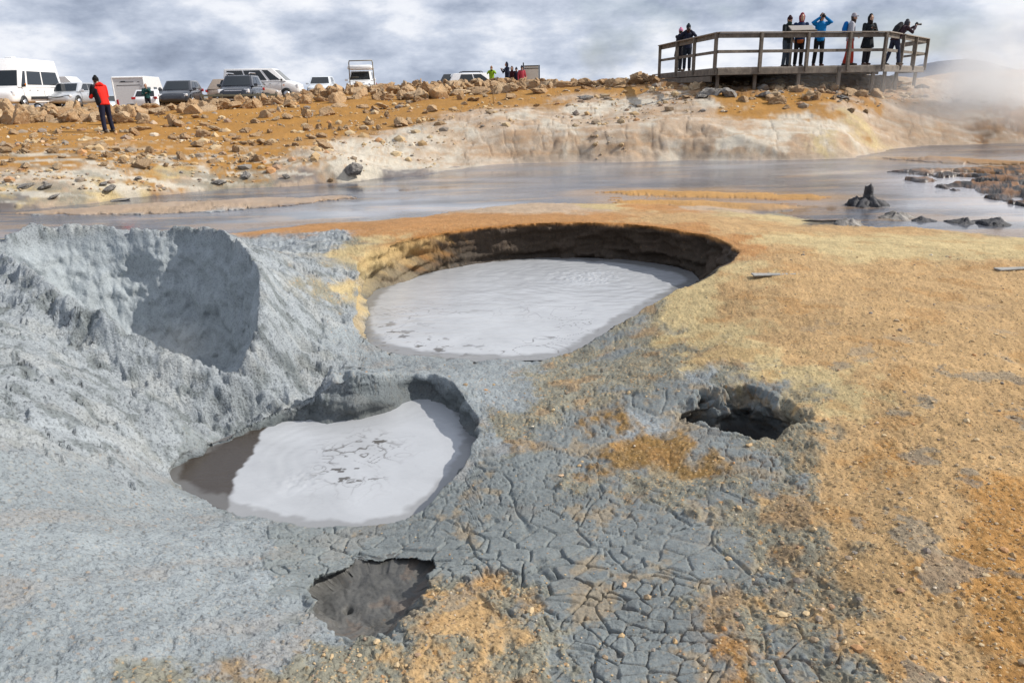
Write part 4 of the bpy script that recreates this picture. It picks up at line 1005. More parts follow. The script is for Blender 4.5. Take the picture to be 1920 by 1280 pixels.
# reading board on the front rail
PNL = simple('info_panel', (.30, .27, .24), .5)
x, y, z = UY(1504, 62, 28.2)
lec = tag(link(bpy.data.objects.new('reading_board', None)), 'slanted information board above the front railing before the hooded person', 'sign'); lec.location = (x, y, ZD)
box('panel', (.84, .46, .03), PNL, lec, (0, .05, 1.26), (rad(-24 + 48), 0, 0)); box('frame_edge', (.90, .03, .06), WOOD, lec, (0, -.17, 1.16), (rad(24), 0, 0))
for sx_ in (-.3, .3): box('leg', (.06, .06, 1.2), WOOD, lec, (sx_, .1, .6))
# ---------------------------------------------------------------- people
def cloth(name, c, rough=.8, nz=.12): return simple(name, c, rough, 0, .25, nz, 30, .25)
SKIN = simple('skin', (.42, .24, .16), .55)
HAIRM = simple('dark_hair', (.035, .022, .015), .7)
SHOE = cloth('shoe_leather', (.06, .045, .035)); 
_cm = {}
def CM(c):
    c = tuple(c)
    if c not in _cm: _cm[c] = cloth('fabric', c)
    return _cm[c]
def blob(bm, pts, seg=12, cap=1.0):
    """chain of (x,y,z,rx[,ry]) rings with rounded ends, into bm"""
    P = [Vector(p[:3]) for p in pts]; n = len(P)
    rings = []
    for i in range(n):
        d = (P[min(i + 1, n - 1)] - P[max(i - 1, 0)])
        d = d.normalized() if d.length > 1e-6 else Vector((0, 0, 1))
        up = Vector((0, 1, 0)) if abs(d.y) < .9 else Vector((0, 0, 1))
        ax = up.cross(d).normalized(); ay = d.cross(ax).normalized()      # ax ~ side, ay ~ front
        rx = pts[i][3]; ry = pts[i][4] if len(pts[i]) > 4 else rx
        rings.append((P[i], d, ax, ay, rx, ry))
    seq = []
    p, d, ax, ay, rx, ry = rings[0]
    m = min(rx, ry)
    for k in (.98, .7, .35): seq.append((p - d * m * k * cap, ax, ay, rx * math.sqrt(1 - k * k), ry * math.sqrt(1 - k * k)))
    for r_ in rings: seq.append((r_[0], r_[2], r_[3], r_[4], r_[5]))
    p, d, ax, ay, rx, ry = rings[-1]; m = min(rx, ry)
    for k in (.35, .7, .98): seq.append((p + d * m * k * cap, ax, ay, rx * math.sqrt(1 - k * k), ry * math.sqrt(1 - k * k)))
    R_ = []
    for p, ax, ay, a, b in seq: R_.append([bm.verts.new(p + ax * (a * math.cos(2 * math.pi * k / seg)) + ay * (b * math.sin(2 * math.pi * k / seg))) for k in range(seg)])
    for i in range(len(R_) - 1):
        for k in range(seg): bm.faces.new((R_[i][k], R_[i][(k + 1) % seg], R_[i + 1][(k + 1) % seg], R_[i + 1][k]))
    bm.faces.new(R_[0][::-1]); bm.faces.new(R_[-1])
def remeshed(name, chains, mat, parent, vox, smooth=3, cap=1.0):
    bm = bmesh.new()
    for c_ in chains: blob(bm, c_, 12, cap if c_ is chains[0] or c_ is chains[-3 if len(chains) > 3 else 0] else 1.0)
    bmesh.ops.recalc_face_normals(bm, faces=bm.faces[:])
    me = bpy.data.meshes.new(name); bm.to_mesh(me); bm.free(); me.materials.append(mat)
    o = link(bpy.data.objects.new(name, me), parent)
    r_ = o.modifiers.new('join', 'REMESH'); r_.mode = 'VOXEL'; r_.voxel_size = vox; r_.use_smooth_shade = True
    s_ = o.modifiers.new('soften', 'SMOOTH'); s_.iterations = smooth; s_.factor = .5
    return o
def person(loc, face, label, h=1.75, jacket=(.02, .02, .03), trousers=(.02, .02, .03), head='hat', hatc=(.02, .02, .02), lh=None, rh=None, lean=0, legs=((-.10, 0), (.10, 0)), coat=False, hood_back=None, group=None, turn=0, base_cut=None, sidec=None, belt=None, shoes=None, pack=None, brim=None, boot=None, scarf=None):
    """local frame: +Y is the way the person faces, +X their right"""
    k = h / 1.75
    root = link(bpy.data.objects.new('person', None)); root.location = loc; root.rotation_euler = (0, 0, rad(face)); root.scale = (k, k, k)
    tag(root, label, 'person', group)
    L = math.sin(rad(lean)); C_ = math.cos(rad(lean))
    def tb(x, y, z):      # torso bend about the hips at z = .92
        dz = z - .92; return (x, y * C_ + dz * L, .92 + dz * C_ - y * L)
    def T(x, y, z, *r): return (*tb(x, y, z), *r)
    lf, rf = legs
    hd = tb(0, .03 + .02, 1.60)
    hands = []
    dl = lh or (-.27, .05, .80, -.27, .0, 1.10); dr_ = rh or (.27, .05, .80, .27, .0, 1.10)      # hand xyz , elbow xyz
    SH = [tb(-.185, 0, 1.40), tb(.185, 0, 1.40)]
    arms = []
    for s_, H_, dd in ((-1, SH[0], dl), (1, SH[1], dr_)):
        arms.append((Vector(H_), Vector(dd[3:6]), Vector(dd[:3])))
    body = []
    body.append([T(0, 0, .93, .15, .105), T(0, 0, 1.1, .135, .10), T(0, 0, 1.30, .165, .11), T(0, 0, 1.42, .10, .075), T(0, .01, 1.50, .055, .055), T(0, .02, 1.56, .055, .06)])
    hx, hy, hz = hd
    body.append([(hx, hy + .005, hz - .07, .052, .060), (hx, hy, hz - .01, .072, .088), (hx, hy - .008, hz + .05, .074, .095), (hx, hy - .012, hz + .085, .058, .078)])
    body.append([(hx, hy + .085, hz + .012, .010), (hx, hy + .104, hz - .022, .015), (hx, hy + .088, hz - .032, .014)])     # nose
    body.append([(hx - .024, hy + .080, hz - .058, .009), (hx, hy + .088, hz - .058, .010), (hx + .024, hy + .080, hz - .058, .009)])   # mouth
    for s_ in (-1, 1):
        body.append([(hx + s_ * .075, hy, hz - .025, .010, .018), (hx + s_ * .080, hy - .004, hz + .02, .010, .018)])     # ear
        body.append([(hx + s_ * .045, hy + .072, hz + .042, .012), (hx + s_ * .015, hy + .084, hz + .042, .012)])         # brow
    for (fx, fy), s_ in ((lf, -1), (rf, 1)):
        kx, ky = .09 * s_ * .5 + fx * .5, fy * .5 + .02
        body.append([(.085 * s_, 0, .90, .085, .09), (kx, ky, .50, .055, .06), (fx, fy - .01, .10, .04)])
        body.append([(fx, fy - .05, .045, .04), (fx + .01 * s_, fy + .06, .035, .038), (fx + .02 * s_, fy + .15, .025, .03)])
    sleeves = []
    for (S, E, Hn), s_ in zip(arms, (-1, 1)):
        body.append([(*S, .05), (*(S.lerp(E, .5)), .043), (*E, .038), (*(E.lerp(Hn, .6)), .032), (*Hn, .026)])
        d = (Hn - E).normalized(); side = d.cross(Vector((0, 0, 1))); side = side.normalized() if side.length > .1 else Vector((1, 0, 0)); nn_ = side.cross(d)
        palm = Hn + d * .045
        body.append([(*Hn, .024), (*palm, .032, .018)])
        for q, ln in enumerate((.060, .072, .068, .052)):
            b0 = palm + d * .025 + side * (q - 1.5) * .018
            body.append([(*b0, .009), (*(b0 + d * ln * .5 - nn_ * .004), .0085), (*(b0 + d * ln * .85 - nn_ * .022), .0075)])
        b0 = Hn + d * .02 - side * .028 * (-s_)
        body.append([(*b0, .011), (*(b0 - side * .022 * (-s_) + d * .02), .010), (*(b0 - side * .026 * (-s_) + d * .05 - nn_ * .01), .009)])
        sleeves.append([(*S, .078, .072), (*(S.lerp(E, .5)), .066), (*E, .060), (*(E.lerp(Hn, .55)), .052), (*(E.lerp(Hn, .93)), .045)])
    remeshed('body', body, SKIN, root, .0095, 2)
    # trousers
    tr = [[(0, 0, .96, .165, .125), (0, 0, .88, .17, .13)]]
    for (fx, fy), s_ in ((lf, -1), (rf, 1)):
        kx, ky = .09 * s_ * .5 + fx * .5, fy * .5 + .02
        tr.append([(.085 * s_, 0, .88, .10, .115), (.5 * (.085 * s_ + kx), ky * .5, .68, .088, .095), (kx, ky, .50, .072, .078), (.5 * (kx + fx), ky * .5 + fy * .5, .30, .068, .074), (fx, fy - .01, .12, .066, .07)])
    remeshed('trousers', tr, CM(trousers), root, .013)
    jb = [[T(0, 0, .84 if not coat else .90, .185, .145), T(0, 0, 1.0, .175, .135), T(0, 0, 1.2, .19, .14), T(0, 0, 1.36, .195, .125), T(0, 0, 1.43, .14, .10), T(0, .01, 1.49, .075, .075)]]
    if coat: jb.append([(0, 0, .62, .255, .19), (0, 0, .80, .22, .165), (0, 0, .95, .19, .14)])
    jac = remeshed('jacket', jb + sleeves, CM(jacket), root, .014, 3, .25)
    if hood_back:
        remeshed('hood', [[T(-.08, -.09, 1.44, .05), T(0, -.13, 1.46, .065), T(.08, -.09, 1.44, .05)]], CM(hood_back), root, .014)
    if sidec:      # darker sleeve and flank panel
        S, E, Hn = arms[0]
        remeshed('sleeve_panel', [[(*S, .082, .078), (*(S.lerp(E, .5)), .071), (*E, .065), (*(E.lerp(Hn, .9)), .05)], [T(-.12, .03, .90, .09, .13), T(-.12, .03, 1.3, .09, .125)]], CM(sidec), root, .014)
    if belt: remeshed('jacket_hem', [[T(0, 0, .80, .178, .145), T(0, 0, .90, .182, .148)]], CM(belt), root, .014, 3, .2)
    if scarf: remeshed('scarf', [[(hx, hy - .01, hz - .13, .085, .095), (hx, hy, hz - .09, .08, .09)]], CM(scarf), root, .012)
    if pack:
        bp_ = remeshed('backpack', [[T(0, -.20, 1.05, .13, .09), T(0, -.22, 1.25, .14, .10), T(0, -.19, 1.42, .11, .08)]], CM(pack), root, .016)
    if head == 'hat':
        o = remeshed('hat', [[(hx, hy - .006, hz + .045, .092, .108), (hx, hy - .010, hz + .095, .082, .096), (hx, hy - .012, hz + .135, .045, .055)]], CM(hatc), root, .011)
    elif head == 'hood':
        o = remeshed('hood', [[(hx, hy - .045, hz - .11, .085, .075), (hx, hy - .04, hz - .01, .105, .095), (hx, hy - .03, hz + .07, .108, .10), (hx, hy - .03, hz + .12, .07, .07)]], CM(hatc), root, .011)
    elif head == 'cap':
        o = remeshed('cap', [[(hx, hy - .006, hz + .055, .090, .106), (hx, hy - .010, hz + .105, .07, .085)], [(hx - .05, hy + .13, hz + .055, .02, .012), (hx + .05, hy + .13, hz + .055, .02, .012)], [(hx, hy + .07, hz + .06, .07, .014), (hx, hy + .15, hz + .05, .05, .010)]], CM(hatc), root, .010)
    elif head == 'hair':
        o = remeshed('hair', [[(hx, hy - .035, hz - .08, .07, .06), (hx, hy - .03, hz + .01, .09, .085), (hx, hy - .014, hz + .085, .078, .095), (hx, hy - .014, hz + .11, .05, .06)]], CM(hatc), root, .011)
    if head == 'hat' or head == 'cap':
        remeshed('hair', [[(hx, hy - .04, hz - .05, .066, .055), (hx, hy - .03, hz + .03, .084, .08)]], HAIRM, root, .011)
    for (fx, fy), s_ in ((lf, -1), (rf, 1)):
        remeshed('shoe', [[(fx, fy - .055, .05, .05, .055), (fx + .01 * s_, fy + .05, .045, .05, .045), (fx + .02 * s_, fy + .17, .035, .042, .032)]], CM(shoes) if shoes else SHOE, root, .011)
    return root
CAMB = simple('camera_plastic', (.012, .012, .013), .4)
def handheld(kind, root, loc, rz, label, tilt=0):
    M_ = Matrix.LocRotScale(root.location, root.rotation_euler.to_quaternion(), root.scale)
    o = link(bpy.data.objects.new(kind, None)); o.location = M_ @ Vector(loc); o.rotation_euler = (rad(tilt), 0, root.rotation_euler.z + rad(rz)); tag(o, label, kind.replace('_', ' '))
    if kind == 'phone': box('case', (.15, .012, .08), CAMB, o)
    else:
        box('camera_body', (.14, .06, .095), CAMB, o, bev=.012); box('viewfinder', (.05, .05, .03), CAMB, o, (0, 0, .062))
        ln = .17 if kind == 'long_lens_camera' else .08
        t_ = tube('lens', [(0, .03, 0), (0, .06, 0), (0, .03 + ln * .8, 0), (0, .03 + ln, 0)], [.034, .034, .036, .042], CAMB, o, 16)
    return o
# man in red below the car park
x, y, z = hit(205, 249, start=12)
p = person((x, y, z), 58, 'man in a red and black jacket bending over his camera on the ochre slope', 1.80, (.62, .02, .012), (.012, .014, .035), 'hat', (.008, .008, .01),
  lh=(-.10, .42, 1.20, -.26, .20, 1.08), rh=(.10, .42, 1.20, .27, .16, 1.10), lean=14, legs=((-.16, -.06), (.17, .06)), sidec=(.01, .011, .016), hood_back=(.62, .02, .012), scarf=(.25, .2, .2))
handheld('camera', p, (0, .50, 1.22), 0, 'small black camera held by the man in the red jacket', -15)
# woman in front of the motorhome
x, y, z = UY(281, 196, 38)
g = lambda px, Y: (xk(px, 180) * Y, Y, Hp(xk(px, 180) * Y, Y))
person(UY(281, 209.5, 50), 205, 'woman in a dark teal top raising a hand to her face by the motorhome', 1.68, (.012, .06, .062), (.012, .012, .018), 'hair', (.10, .035, .015), lh=(-.06, .20, 1.42, -.26, .14, 1.18), rh=(.08, .20, 1.15, .28, .10, 1.06))
person(g(923, 53), 180, 'person in a bright green jacket and bobble hat photographing on the ridge', 1.68, (.25, .42, .02), (.02, .02, .02), 'hat', (.25, .12, .05), lh=(-.05, .22, 1.50, -.30, .16, 1.26), rh=(.05, .22, 1.50, .30, .16, 1.26), sidec=None, scarf=(.03, .06, .12))
person(g(952, 52), 120, 'tall hooded person in navy leftmost in the group by the notice board', 1.86, (.012, .018, .04), (.01, .012, .02), 'hood', (.012, .018, .04), lh=(-.10, .35, 1.35, -.28, .14, 1.15), rh=(.10, .35, 1.35, .28, .14, 1.15))
person(g(961, 53), 170, 'person in a dark maroon jacket second in the group by the notice board', 1.70, (.045, .008, .012), (.012, .012, .02), 'hood', (.03, .01, .012))
person(g(969, 53), 185, 'person in a dark blue jacket third in the group by the notice board', 1.66, (.012, .012, .03), (.012, .012, .02), 'hat', (.012, .015, .03))
person(g(974, 54), 190, 'short person with red brown hair between the dark figures by the notice board', 1.50, (.04, .015, .015), (.012, .012, .02), 'hair', (.10, .03, .015))
person(g(979, 52), 200, 'person in a bobble hat and pale red jacket nearest the notice board', 1.68, (.35, .04, .06), (.012, .012, .02), 'hat', (.012, .015, .03), scarf=(.3, .2, .2))
def onP(px, Y): return (xk(px, 110) * Y, Y, ZD + .003)
p = person(onP(1273, 32.5), 300, 'person in a pink bobble hat and dark coat on the left wing of the platform', 1.66, (.012, .012, .02), (.015, .02, .03), 'hat', (.55, .22, .34), coat=True, lh=(-.08, .42, 1.36, -.26, .22, 1.24), rh=(.10, .30, 1.20, .27, .10, 1.12))
p = person(onP(1288, 32.0), 170, 'person in a black beanie raising a camera beside the pink hat', 1.76, (.012, .015, .035), (.012, .018, .03), 'hat', (.01, .02, .025), lh=(-.07, .22, 1.50, -.30, .12, 1.28), rh=(.07, .22, 1.50, .32, .12, 1.30), scarf=(.05, .02, .02))
handheld('camera', p, (0, .26, 1.55), 0, 'camera held up by the person in the black beanie')
person(onP(1473, 28.9), 205, 'person in a striped dark beanie and black jacket left of the reading board', 1.72, (.010, .014, .016), (.05, .065, .085), 'hat', (.03, .008, .012), lh=(-.12, .28, 1.16, -.28, .08, 1.08), rh=(.10, .28, 1.12, .27, .08, 1.06), scarf=(.015, .03, .022), shoes=(.03, .025, .022))
person(onP(1496, 29.1), 172, 'person in a crimson hood and navy jacket behind the reading board', 1.80, (.012, .03, .085), (.01, .01, .013), 'hood', (.20, .012, .035), belt=(.40, .10, .02), lh=(-.24, .10, .84, -.27, .0, 1.10), rh=(.24, .12, .90, .30, .0, 1.12), lean=4)
p = person(onP(1533, 28.8), 175, 'person in bright blue looking through binoculars with raised elbows', 1.78, (.0, .16, .42), (.009, .01, .014), 'hair', (.06, .03, .02), lh=(-.085, .14, 1.60, -.33, .12, 1.42), rh=(.085, .14, 1.60, .33, .12, 1.42), legs=((-.13, 0), (.13, 0)), shoes=(.10, .05, .04))
o = handheld('camera', p, (0, .21, 1.64), 0, 'black binoculars held to the eyes of the person in blue'); o.name = 'binoculars'; o['category'] = 'binoculars'
person(onP(1590, 29.0), 250, 'bearded man in a cap with blue backpack and red trousers', 1.76, (.38, .38, .42), (.42, .045, .025), 'cap', (.32, .30, .33), pack=(.0, .13, .42), lh=(-.22, .20, 1.00, -.28, .02, 1.12), rh=(.22, .20, 1.0, .28, .02, 1.12), scarf=(.03, .015, .01), legs=((-.12, -.10), (.10, .12)))
p = person(onP(1623, 28.9), 185, 'bearded person in a black hooded coat holding a phone', 1.70, (.008, .012, .016), (.02, .02, .026), 'hood', (.006, .009, .011), coat=True, lh=(-.07, .27, 1.24, -.28, .10, 1.08), rh=(.07, .27, 1.26, .28, .10, 1.08), scarf=(.02, .012, .01), legs=((-.07, 0), (.07, 0)), shoes=(.08, .05, .045))
handheld('phone', p, (0, .36, 1.28), 0, 'phone held by the person in the black hooded coat', -30)
p = person(onP(1674, 30.3), 285, 'photographer in dark purple leaning over the right railing with a long lens', 1.78, (.035, .018, .026), (.02, .026, .05), 'hood', (.05, .05, .06), lean=38, lh=(-.06, .84, 1.36, -.26, .56, 1.14), rh=(.07, .78, 1.36, .28, .48, 1.12), legs=((-.2, -.15), (.2, .10)), pack=(.015, .015, .018))
handheld('long_lens_camera', p, (0, .86, 1.42), 0, 'long lens camera held out by the leaning photographer')
# ---------------------------------------------------------------- vehicles
GLASS = simple('car_glass', (.012, .016, .020), .06, 0, .6); RUB = simple('tyre_rubber', (.018, .018, .018), .85); RIM = simple('alloy_rim', (.55, .55, .57), .3, .8)
BLK = simple('black_trim', (.015, .015, .017), .5); LAMP = simple('headlamp_glass', (.75, .76, .78), .12, .2, .8); TAIL = simple('tail_lamp_glass', (.35, .01, .012), .2); CHR = simple('chrome', (.7, .7, .72), .2, .9); AMB = simple('amber_lens', (.8, .25, .02), .3)
PLT = simple('number_plate', (.55, .55, .52), .5)
def paint(n, c, metal=0.0, rough=.28):
    m = simple(n, c, rough, metal, .6); b = [k for k in m.node_tree.nodes if k.type == 'BSDF_PRINCIPLED'][0]; b.inputs['Coat Weight'].default_value = .6; b.inputs['Coat Roughness'].default_value = .06; return m
def mesh_obj(name, V, Fq, mat, parent, smooth=True, sub=0, bev=0):
    me = bpy.data.meshes.new(name); me.from_pydata([tuple(v) for v in V], [], Fq); me.materials.append(mat)
    for p in me.polygons: p.use_smooth = smooth
    o = link(bpy.data.objects.new(name, me), parent)
    if bev: b_ = o.modifiers.new('bevel', 'BEVEL'); b_.width = bev; b_.segments = 2; b_.limit_method = 'ANGLE'; b_.angle_limit = rad(25); b_.harden_normals = False
    if sub: s_ = o.modifiers.new('sub', 'SUBSURF'); s_.levels = sub; s_.render_levels = sub
    return o
def loft_body(st, mat, root):
    """stations: x, zb, zs(shoulder), half width, crown"""
    V = []; n = 13
    for x, zb, zs, w, cr in st:
        half = [(0, zb), (w * .8, zb), (w * .97, zb + .10 * (zs - zb) / .7), (w, zb + .45 * (zs - zb)), (w * .985, zb + .82 * (zs - zb)), (w * .90, zs - .01), (w * .55, zs + cr * .8)]
        ring = [(x, y, z) for y, z in half] + [(x, 0, zs + cr)] + [(x, -y, z) for y, z in half[::-1][:-1]]
        V += ring
    m_ = len(V) // len(st)
    Fq = [[i * m_ + k, i * m_ + (k + 1) % m_, (i + 1) * m_ + (k + 1) % m_, (i + 1) * m_ + k] for i in range(len(st) - 1) for k in range(m_)]
    Fq += [list(range(m_))[::-1], [(len(st) - 1) * m_ + k for k in range(m_)]]
    return mesh_obj('body', V, Fq, mat, root, True, 1)
def slab(name, quad, mat, parent, off=.008, th=.012, inset=(0, 1, 0, 1), poly=None):
    """panel lying on the bilinear patch quad (4 points: bl, br, tr, tl), raised by off"""
    a, b, c, d = [Vector(q) for q in quad]
    P = lambda s, t: (a * (1 - s) + b * s) * (1 - t) + (d * (1 - s) + c * s) * t
    s0, s1, t0, t1 = inset
    pts = poly or [(s0, t0), (s1, t0), (s1, t1), (s0, t1)]
    pts = [P(s, t) for s, t in pts]
    nrm = Vector()
    for i in range(len(pts)): nrm += (pts[i] - pts[0]).cross(pts[(i + 1) % len(pts)] - pts[0])
    nrm.normalize(); n = len(pts)
    V = [p + nrm * off for p in pts] + [p + nrm * (off - th) for p in pts]
    Fq = [list(range(n)), list(range(n, 2 * n))[::-1]] + [[i, n + i, n + (i + 1) % n, (i + 1) % n] for i in range(n)]
    return mesh_obj(name, V, Fq, mat, parent, False)
def wheel(parent, x, y, r, side):
    a = tube('wheel_arch', [(x, y - .02 * side, r + .01), (x, y + .012 * side, r + .01)], r * 1.17, BLK, parent, 28)
    w = tube('wheel', [(x, y - .16 * side, r), (x, y - .15 * side, r), (x, y + .02 * side, r), (x, y + .035 * side, r)], [r * .9, r, r, r * .93], RUB, parent, 28)
    rim = tube('rim', [(x, y - .1 * side, r), (x, y + .040 * side, r)], r * .62, RIM, w, 20)
    h_ = tube('hub_cap', [(x, y, r), (x, y + .048 * side, r)], r * .16, BLK, rim, 10)
def vehicle(name, label, cat, loc, heading, S, mat, group=None):
    root = tag(link(bpy.data.objects.new(name, None)), label, cat, group); root.location = loc; root.rotation_euler = (0, 0, rad(heading))
    loft_body(S['st'], mat, root)
    # cabin: bottom outline x0(front) x1(rear) zb wb ; top x2 x3 zt wt
    x0, x1, zb, wb, x2, x3, zt, wt = S['cab']
    Bm = [(x0, -wb, zb), (x0, wb, zb), (x1, wb, zb), (x1, -wb, zb)]; Tm = [(x2, -wt, zt), (x2, wt, zt), (x3, wt, zt), (x3, -wt, zt)]
    V = Bm + Tm + [(x2 * .5 + x3 * .5, 0, zt + .035)]
    mesh_obj('cabin', V, [[0, 1, 5, 4], [1, 2, 6, 5], [2, 3, 7, 6], [3, 0, 4, 7], [4, 5, 8], [5, 6, 8], [6, 7, 8], [7, 4, 8]], S.get('roofmat', mat), root, True, 0, .05)
    fr = (Bm[0], Bm[1], Tm[1], Tm[0]); L_ = (Bm[1], Bm[2], Tm[2], Tm[1]); Rr = (Bm[2], Bm[3], Tm[3], Tm[2]); Rt = (Bm[3], Bm[0], Tm[0], Tm[3])
    slab('windscreen', fr, GLASS, root, .012, .02, S.get('ws', (.07, .93, .10, .90)))
    if S.get('rg', 1): slab('rear_window', Rr, GLASS, root, .012, .02, (.10, .90, .22, .86))
    for s0, s1, t0, t1, e0, e1 in S['sw']:          # fractions along the side from front, e: slant of the ends
        slab('side_window', L_, GLASS, root, .012, .02, poly=[(s0, t0), (s1, t0), (s1 + e1, t1), (s0 + e0, t1)])
        slab('side_window', Rt, GLASS, root, .012, .02, poly=[(1 - s1, t0), (1 - s0, t0), (1 - s0 - e0, t1), (1 - s1 - e1, t1)])
    w = S['w']; r = S['r']
    for s in (-1, 1):
        for sx_ in S.get('seams', (x0 - .35, (x0 + x1) / 2 - .1, x1 + .75)):
            box('door_seam', (.014, .006, zb * .46), BLK, root, (sx_, s * (w - .0), zb * .66), bev=0)
        for sx_ in (x0 - 1.15, x0 - 2.1): box('door_handle', (.16, .03, .03), BLK if cat == 'van' else mat, root, (sx_, s * (w + .005), zb * .86), bev=.008)
    for x in S['wx']:
        for s in (-1, 1): wheel(root, x, s * w, r, s)
    xf, zf, wf = S['front']
    for s in (-1, 1):
        hl = S.get('hl', (.36, .14))
        o = box('headlight', (.16, hl[0], hl[1]), LAMP, root, (xf - .10, s * (wf - hl[0] / 2), zf), (0, 0, -s * rad(26)), .03)
        box('mirror', (.12, .20, .14), S.get('mirm', mat), root, (x0 - .30 if not S.get('mx') else S['mx'], s * (w + .08), zb + .08), (0, 0, 0), .03)
        if S.get('tl', 1): box('tail_light', (.10, .26, .16), TAIL, root, (S['rear'] + .06, s * (w - .16), S.get('tz', .92)), (0, 0, s * rad(20)), .02)
    box('grille', (.05, wf * 1.15, .12), BLK, root, (xf + .02, 0, zf - .03), (0, 0, 0), .02); tube('badge', [(xf + .035, 0, zf - .03), (xf + .06, 0, zf - .03)], .055, CHR, root, 16)
    box('bumper', (.08, wf * 1.4, .13), S.get('bump', BLK), root, (xf + .05, 0, S.get('bz', .38)), (0, 0, 0), .03); box('number_plate', (.02, .5, .11), PLT, root, (xf + .10, 0, S.get('bz', .38) + .04), (0, 0, 0), 0)
    return root
def hatch(L=4.25, H=1.47, W=1.76, suv=0):
    h = L / 2; w = W / 2; d = suv
    st = [(h, .34 + d * .5, .58 + d, w * .66, .0), (h - .06, .26 + d * .5, .68 + d, w * .80, .02), (h - .30, .22 + d * .5, .78 + d, w * .93, .04), (h - .75, .2 + d * .5, .87 + d, w * .985, .05), (h - 1.2, .2 + d * .5, .94 + d, w, .04), (0, .2 + d * .5, .95 + d, w, .02),
          (-h + .95, .2 + d * .5, .99 + d, w * .99, .0), (-h + .30, .24 + d * .5, 1.0 + d, w * .95, .0), (-h + .06, .30 + d * .5, .94 + d, w * .86, 0), (-h, .42 + d * .5, .85 + d, w * .74, 0)]
    return dict(st=st, cab=(h - 1.0, -h + .08, .90 + d, w * .94, h - 1.72, -h + .50, H - .03, w * .76), sw=[(.12, .44, .14, .88, .10, .0), (.47, .80, .14, .88, .0, -.03)], w=w, r=.32 + suv * .12, wx=(h - .85, -h + .72), front=(h - .13, .66 + d, w * .92), rear=-h)
def vans(L=5.9, H=2.7, W=2.0, hood=.9):
    h = L / 2; w = W / 2
    st = [(h, .45, .80, w * .72, 0), (h - .08, .35, .98, w * .86, .03), (h - .4, .32, 1.12, w * .96, .05), (h - hood, .32, 1.30, w, .03), (h - hood - .6, .32, 1.34, w, .0), (0, .32, 1.34, w, 0), (-h + .2, .34, 1.34, w, 0), (-h, .42, 1.34, w * .97, 0)]
    return dict(st=st, cab=(h - hood + .15, -h + .02, 1.22, w * .975, h - hood - .75, -h + .12, H, w * .84), w=w, r=.35, wx=(h - .95, -h + 1.15), front=(h - .12, .88, w * .9), rear=-h, hl=(.30, .26), bz=.52, tz=1.0,
                sw=[(.03, .15, .04, .56, .045, .0), (.19, .55, .06, .58, 0, 0), (.58, .95, .06, .58, 0, -.01)], ws=(.06, .94, .05, .58 if H > 2.4 else .86))
def hd(px, a): return a - math.degrees(math.atan(xk(px, 190)))
def vz(k): px, Y, py = VZ[k]; return UY(px, py, Y)
def gz(px, Y, py=190): 
    x = xk(px, py) * Y; return (x, Y, Hp(x, Y))
WHT = paint('white_paint', (.80, .80, .80), 0, .3); SIL = paint('silver_paint', (.55, .57, .60), .45, .3); DRK = paint('dark_grey_paint', (.035, .038, .048), .3, .28); BEI = paint('beige_paint', (.42, .34, .27), .3, .3); NVY = paint('black_blue_paint', (.014, .016, .024), .2, .25); PBL = paint('pale_blue_paint', (.62, .70, .74), .1, .3)
# headings: 0 = facing +X (right); 180 = left; 270 = towards the camera
S = vans(6.4, 2.78, 2.02); S['sw'] = [(.035, .13, .04, .56, .045, 0), (.17, .50, .08, .56, 0, 0), (.53, .94, .08, .56, 0, -.02)]; S['mirm'] = BLK
v = vehicle('white_van', 'white high roof van with orange mirror light cut off by the left edge', 'van', vz('van'), hd(50, 246), S, WHT)
for s in (-1, 1): box('sill_strip', (3.0, .03, .16), BLK, v, (-.15, s * 1.012, .62), bev=.01); box('step_bar', (2.5, .06, .07), WHT, v, (-.2, s * 1.05, .40), bev=.01)
box('mirror_lamp', (.08, .06, .10), AMB, v, (2.2, 1.22, 1.36), bev=.02)
box('roof_vent', (.5, .4, .12), WHT, v, (.6, 0, 2.84), bev=.03)
S = hatch(4.3, 1.48, 1.78); 
v = vehicle('silver_hatchback', 'silver hatchback parked facing left between the white van and the man in red', 'car', vz('silver'), hd(143, 244), S, SIL)
tube('grille_line', [(2.0, -.7, .70), (2.14, -.25, .62), (2.16, 0, .60), (2.14, .25, .62), (2.0, .7, .70)], .028, BLK, v, 8)
S = vans(4.2, 1.82, 1.72, .95); S['sw'] = [(.05, .25, .1, .85, .05, 0)]
vehicle('small_white_van', 'small pale van mostly hidden behind the man in the red jacket', 'van', vz('small'), hd(224, 235), dict(S, r=.3), PBL)
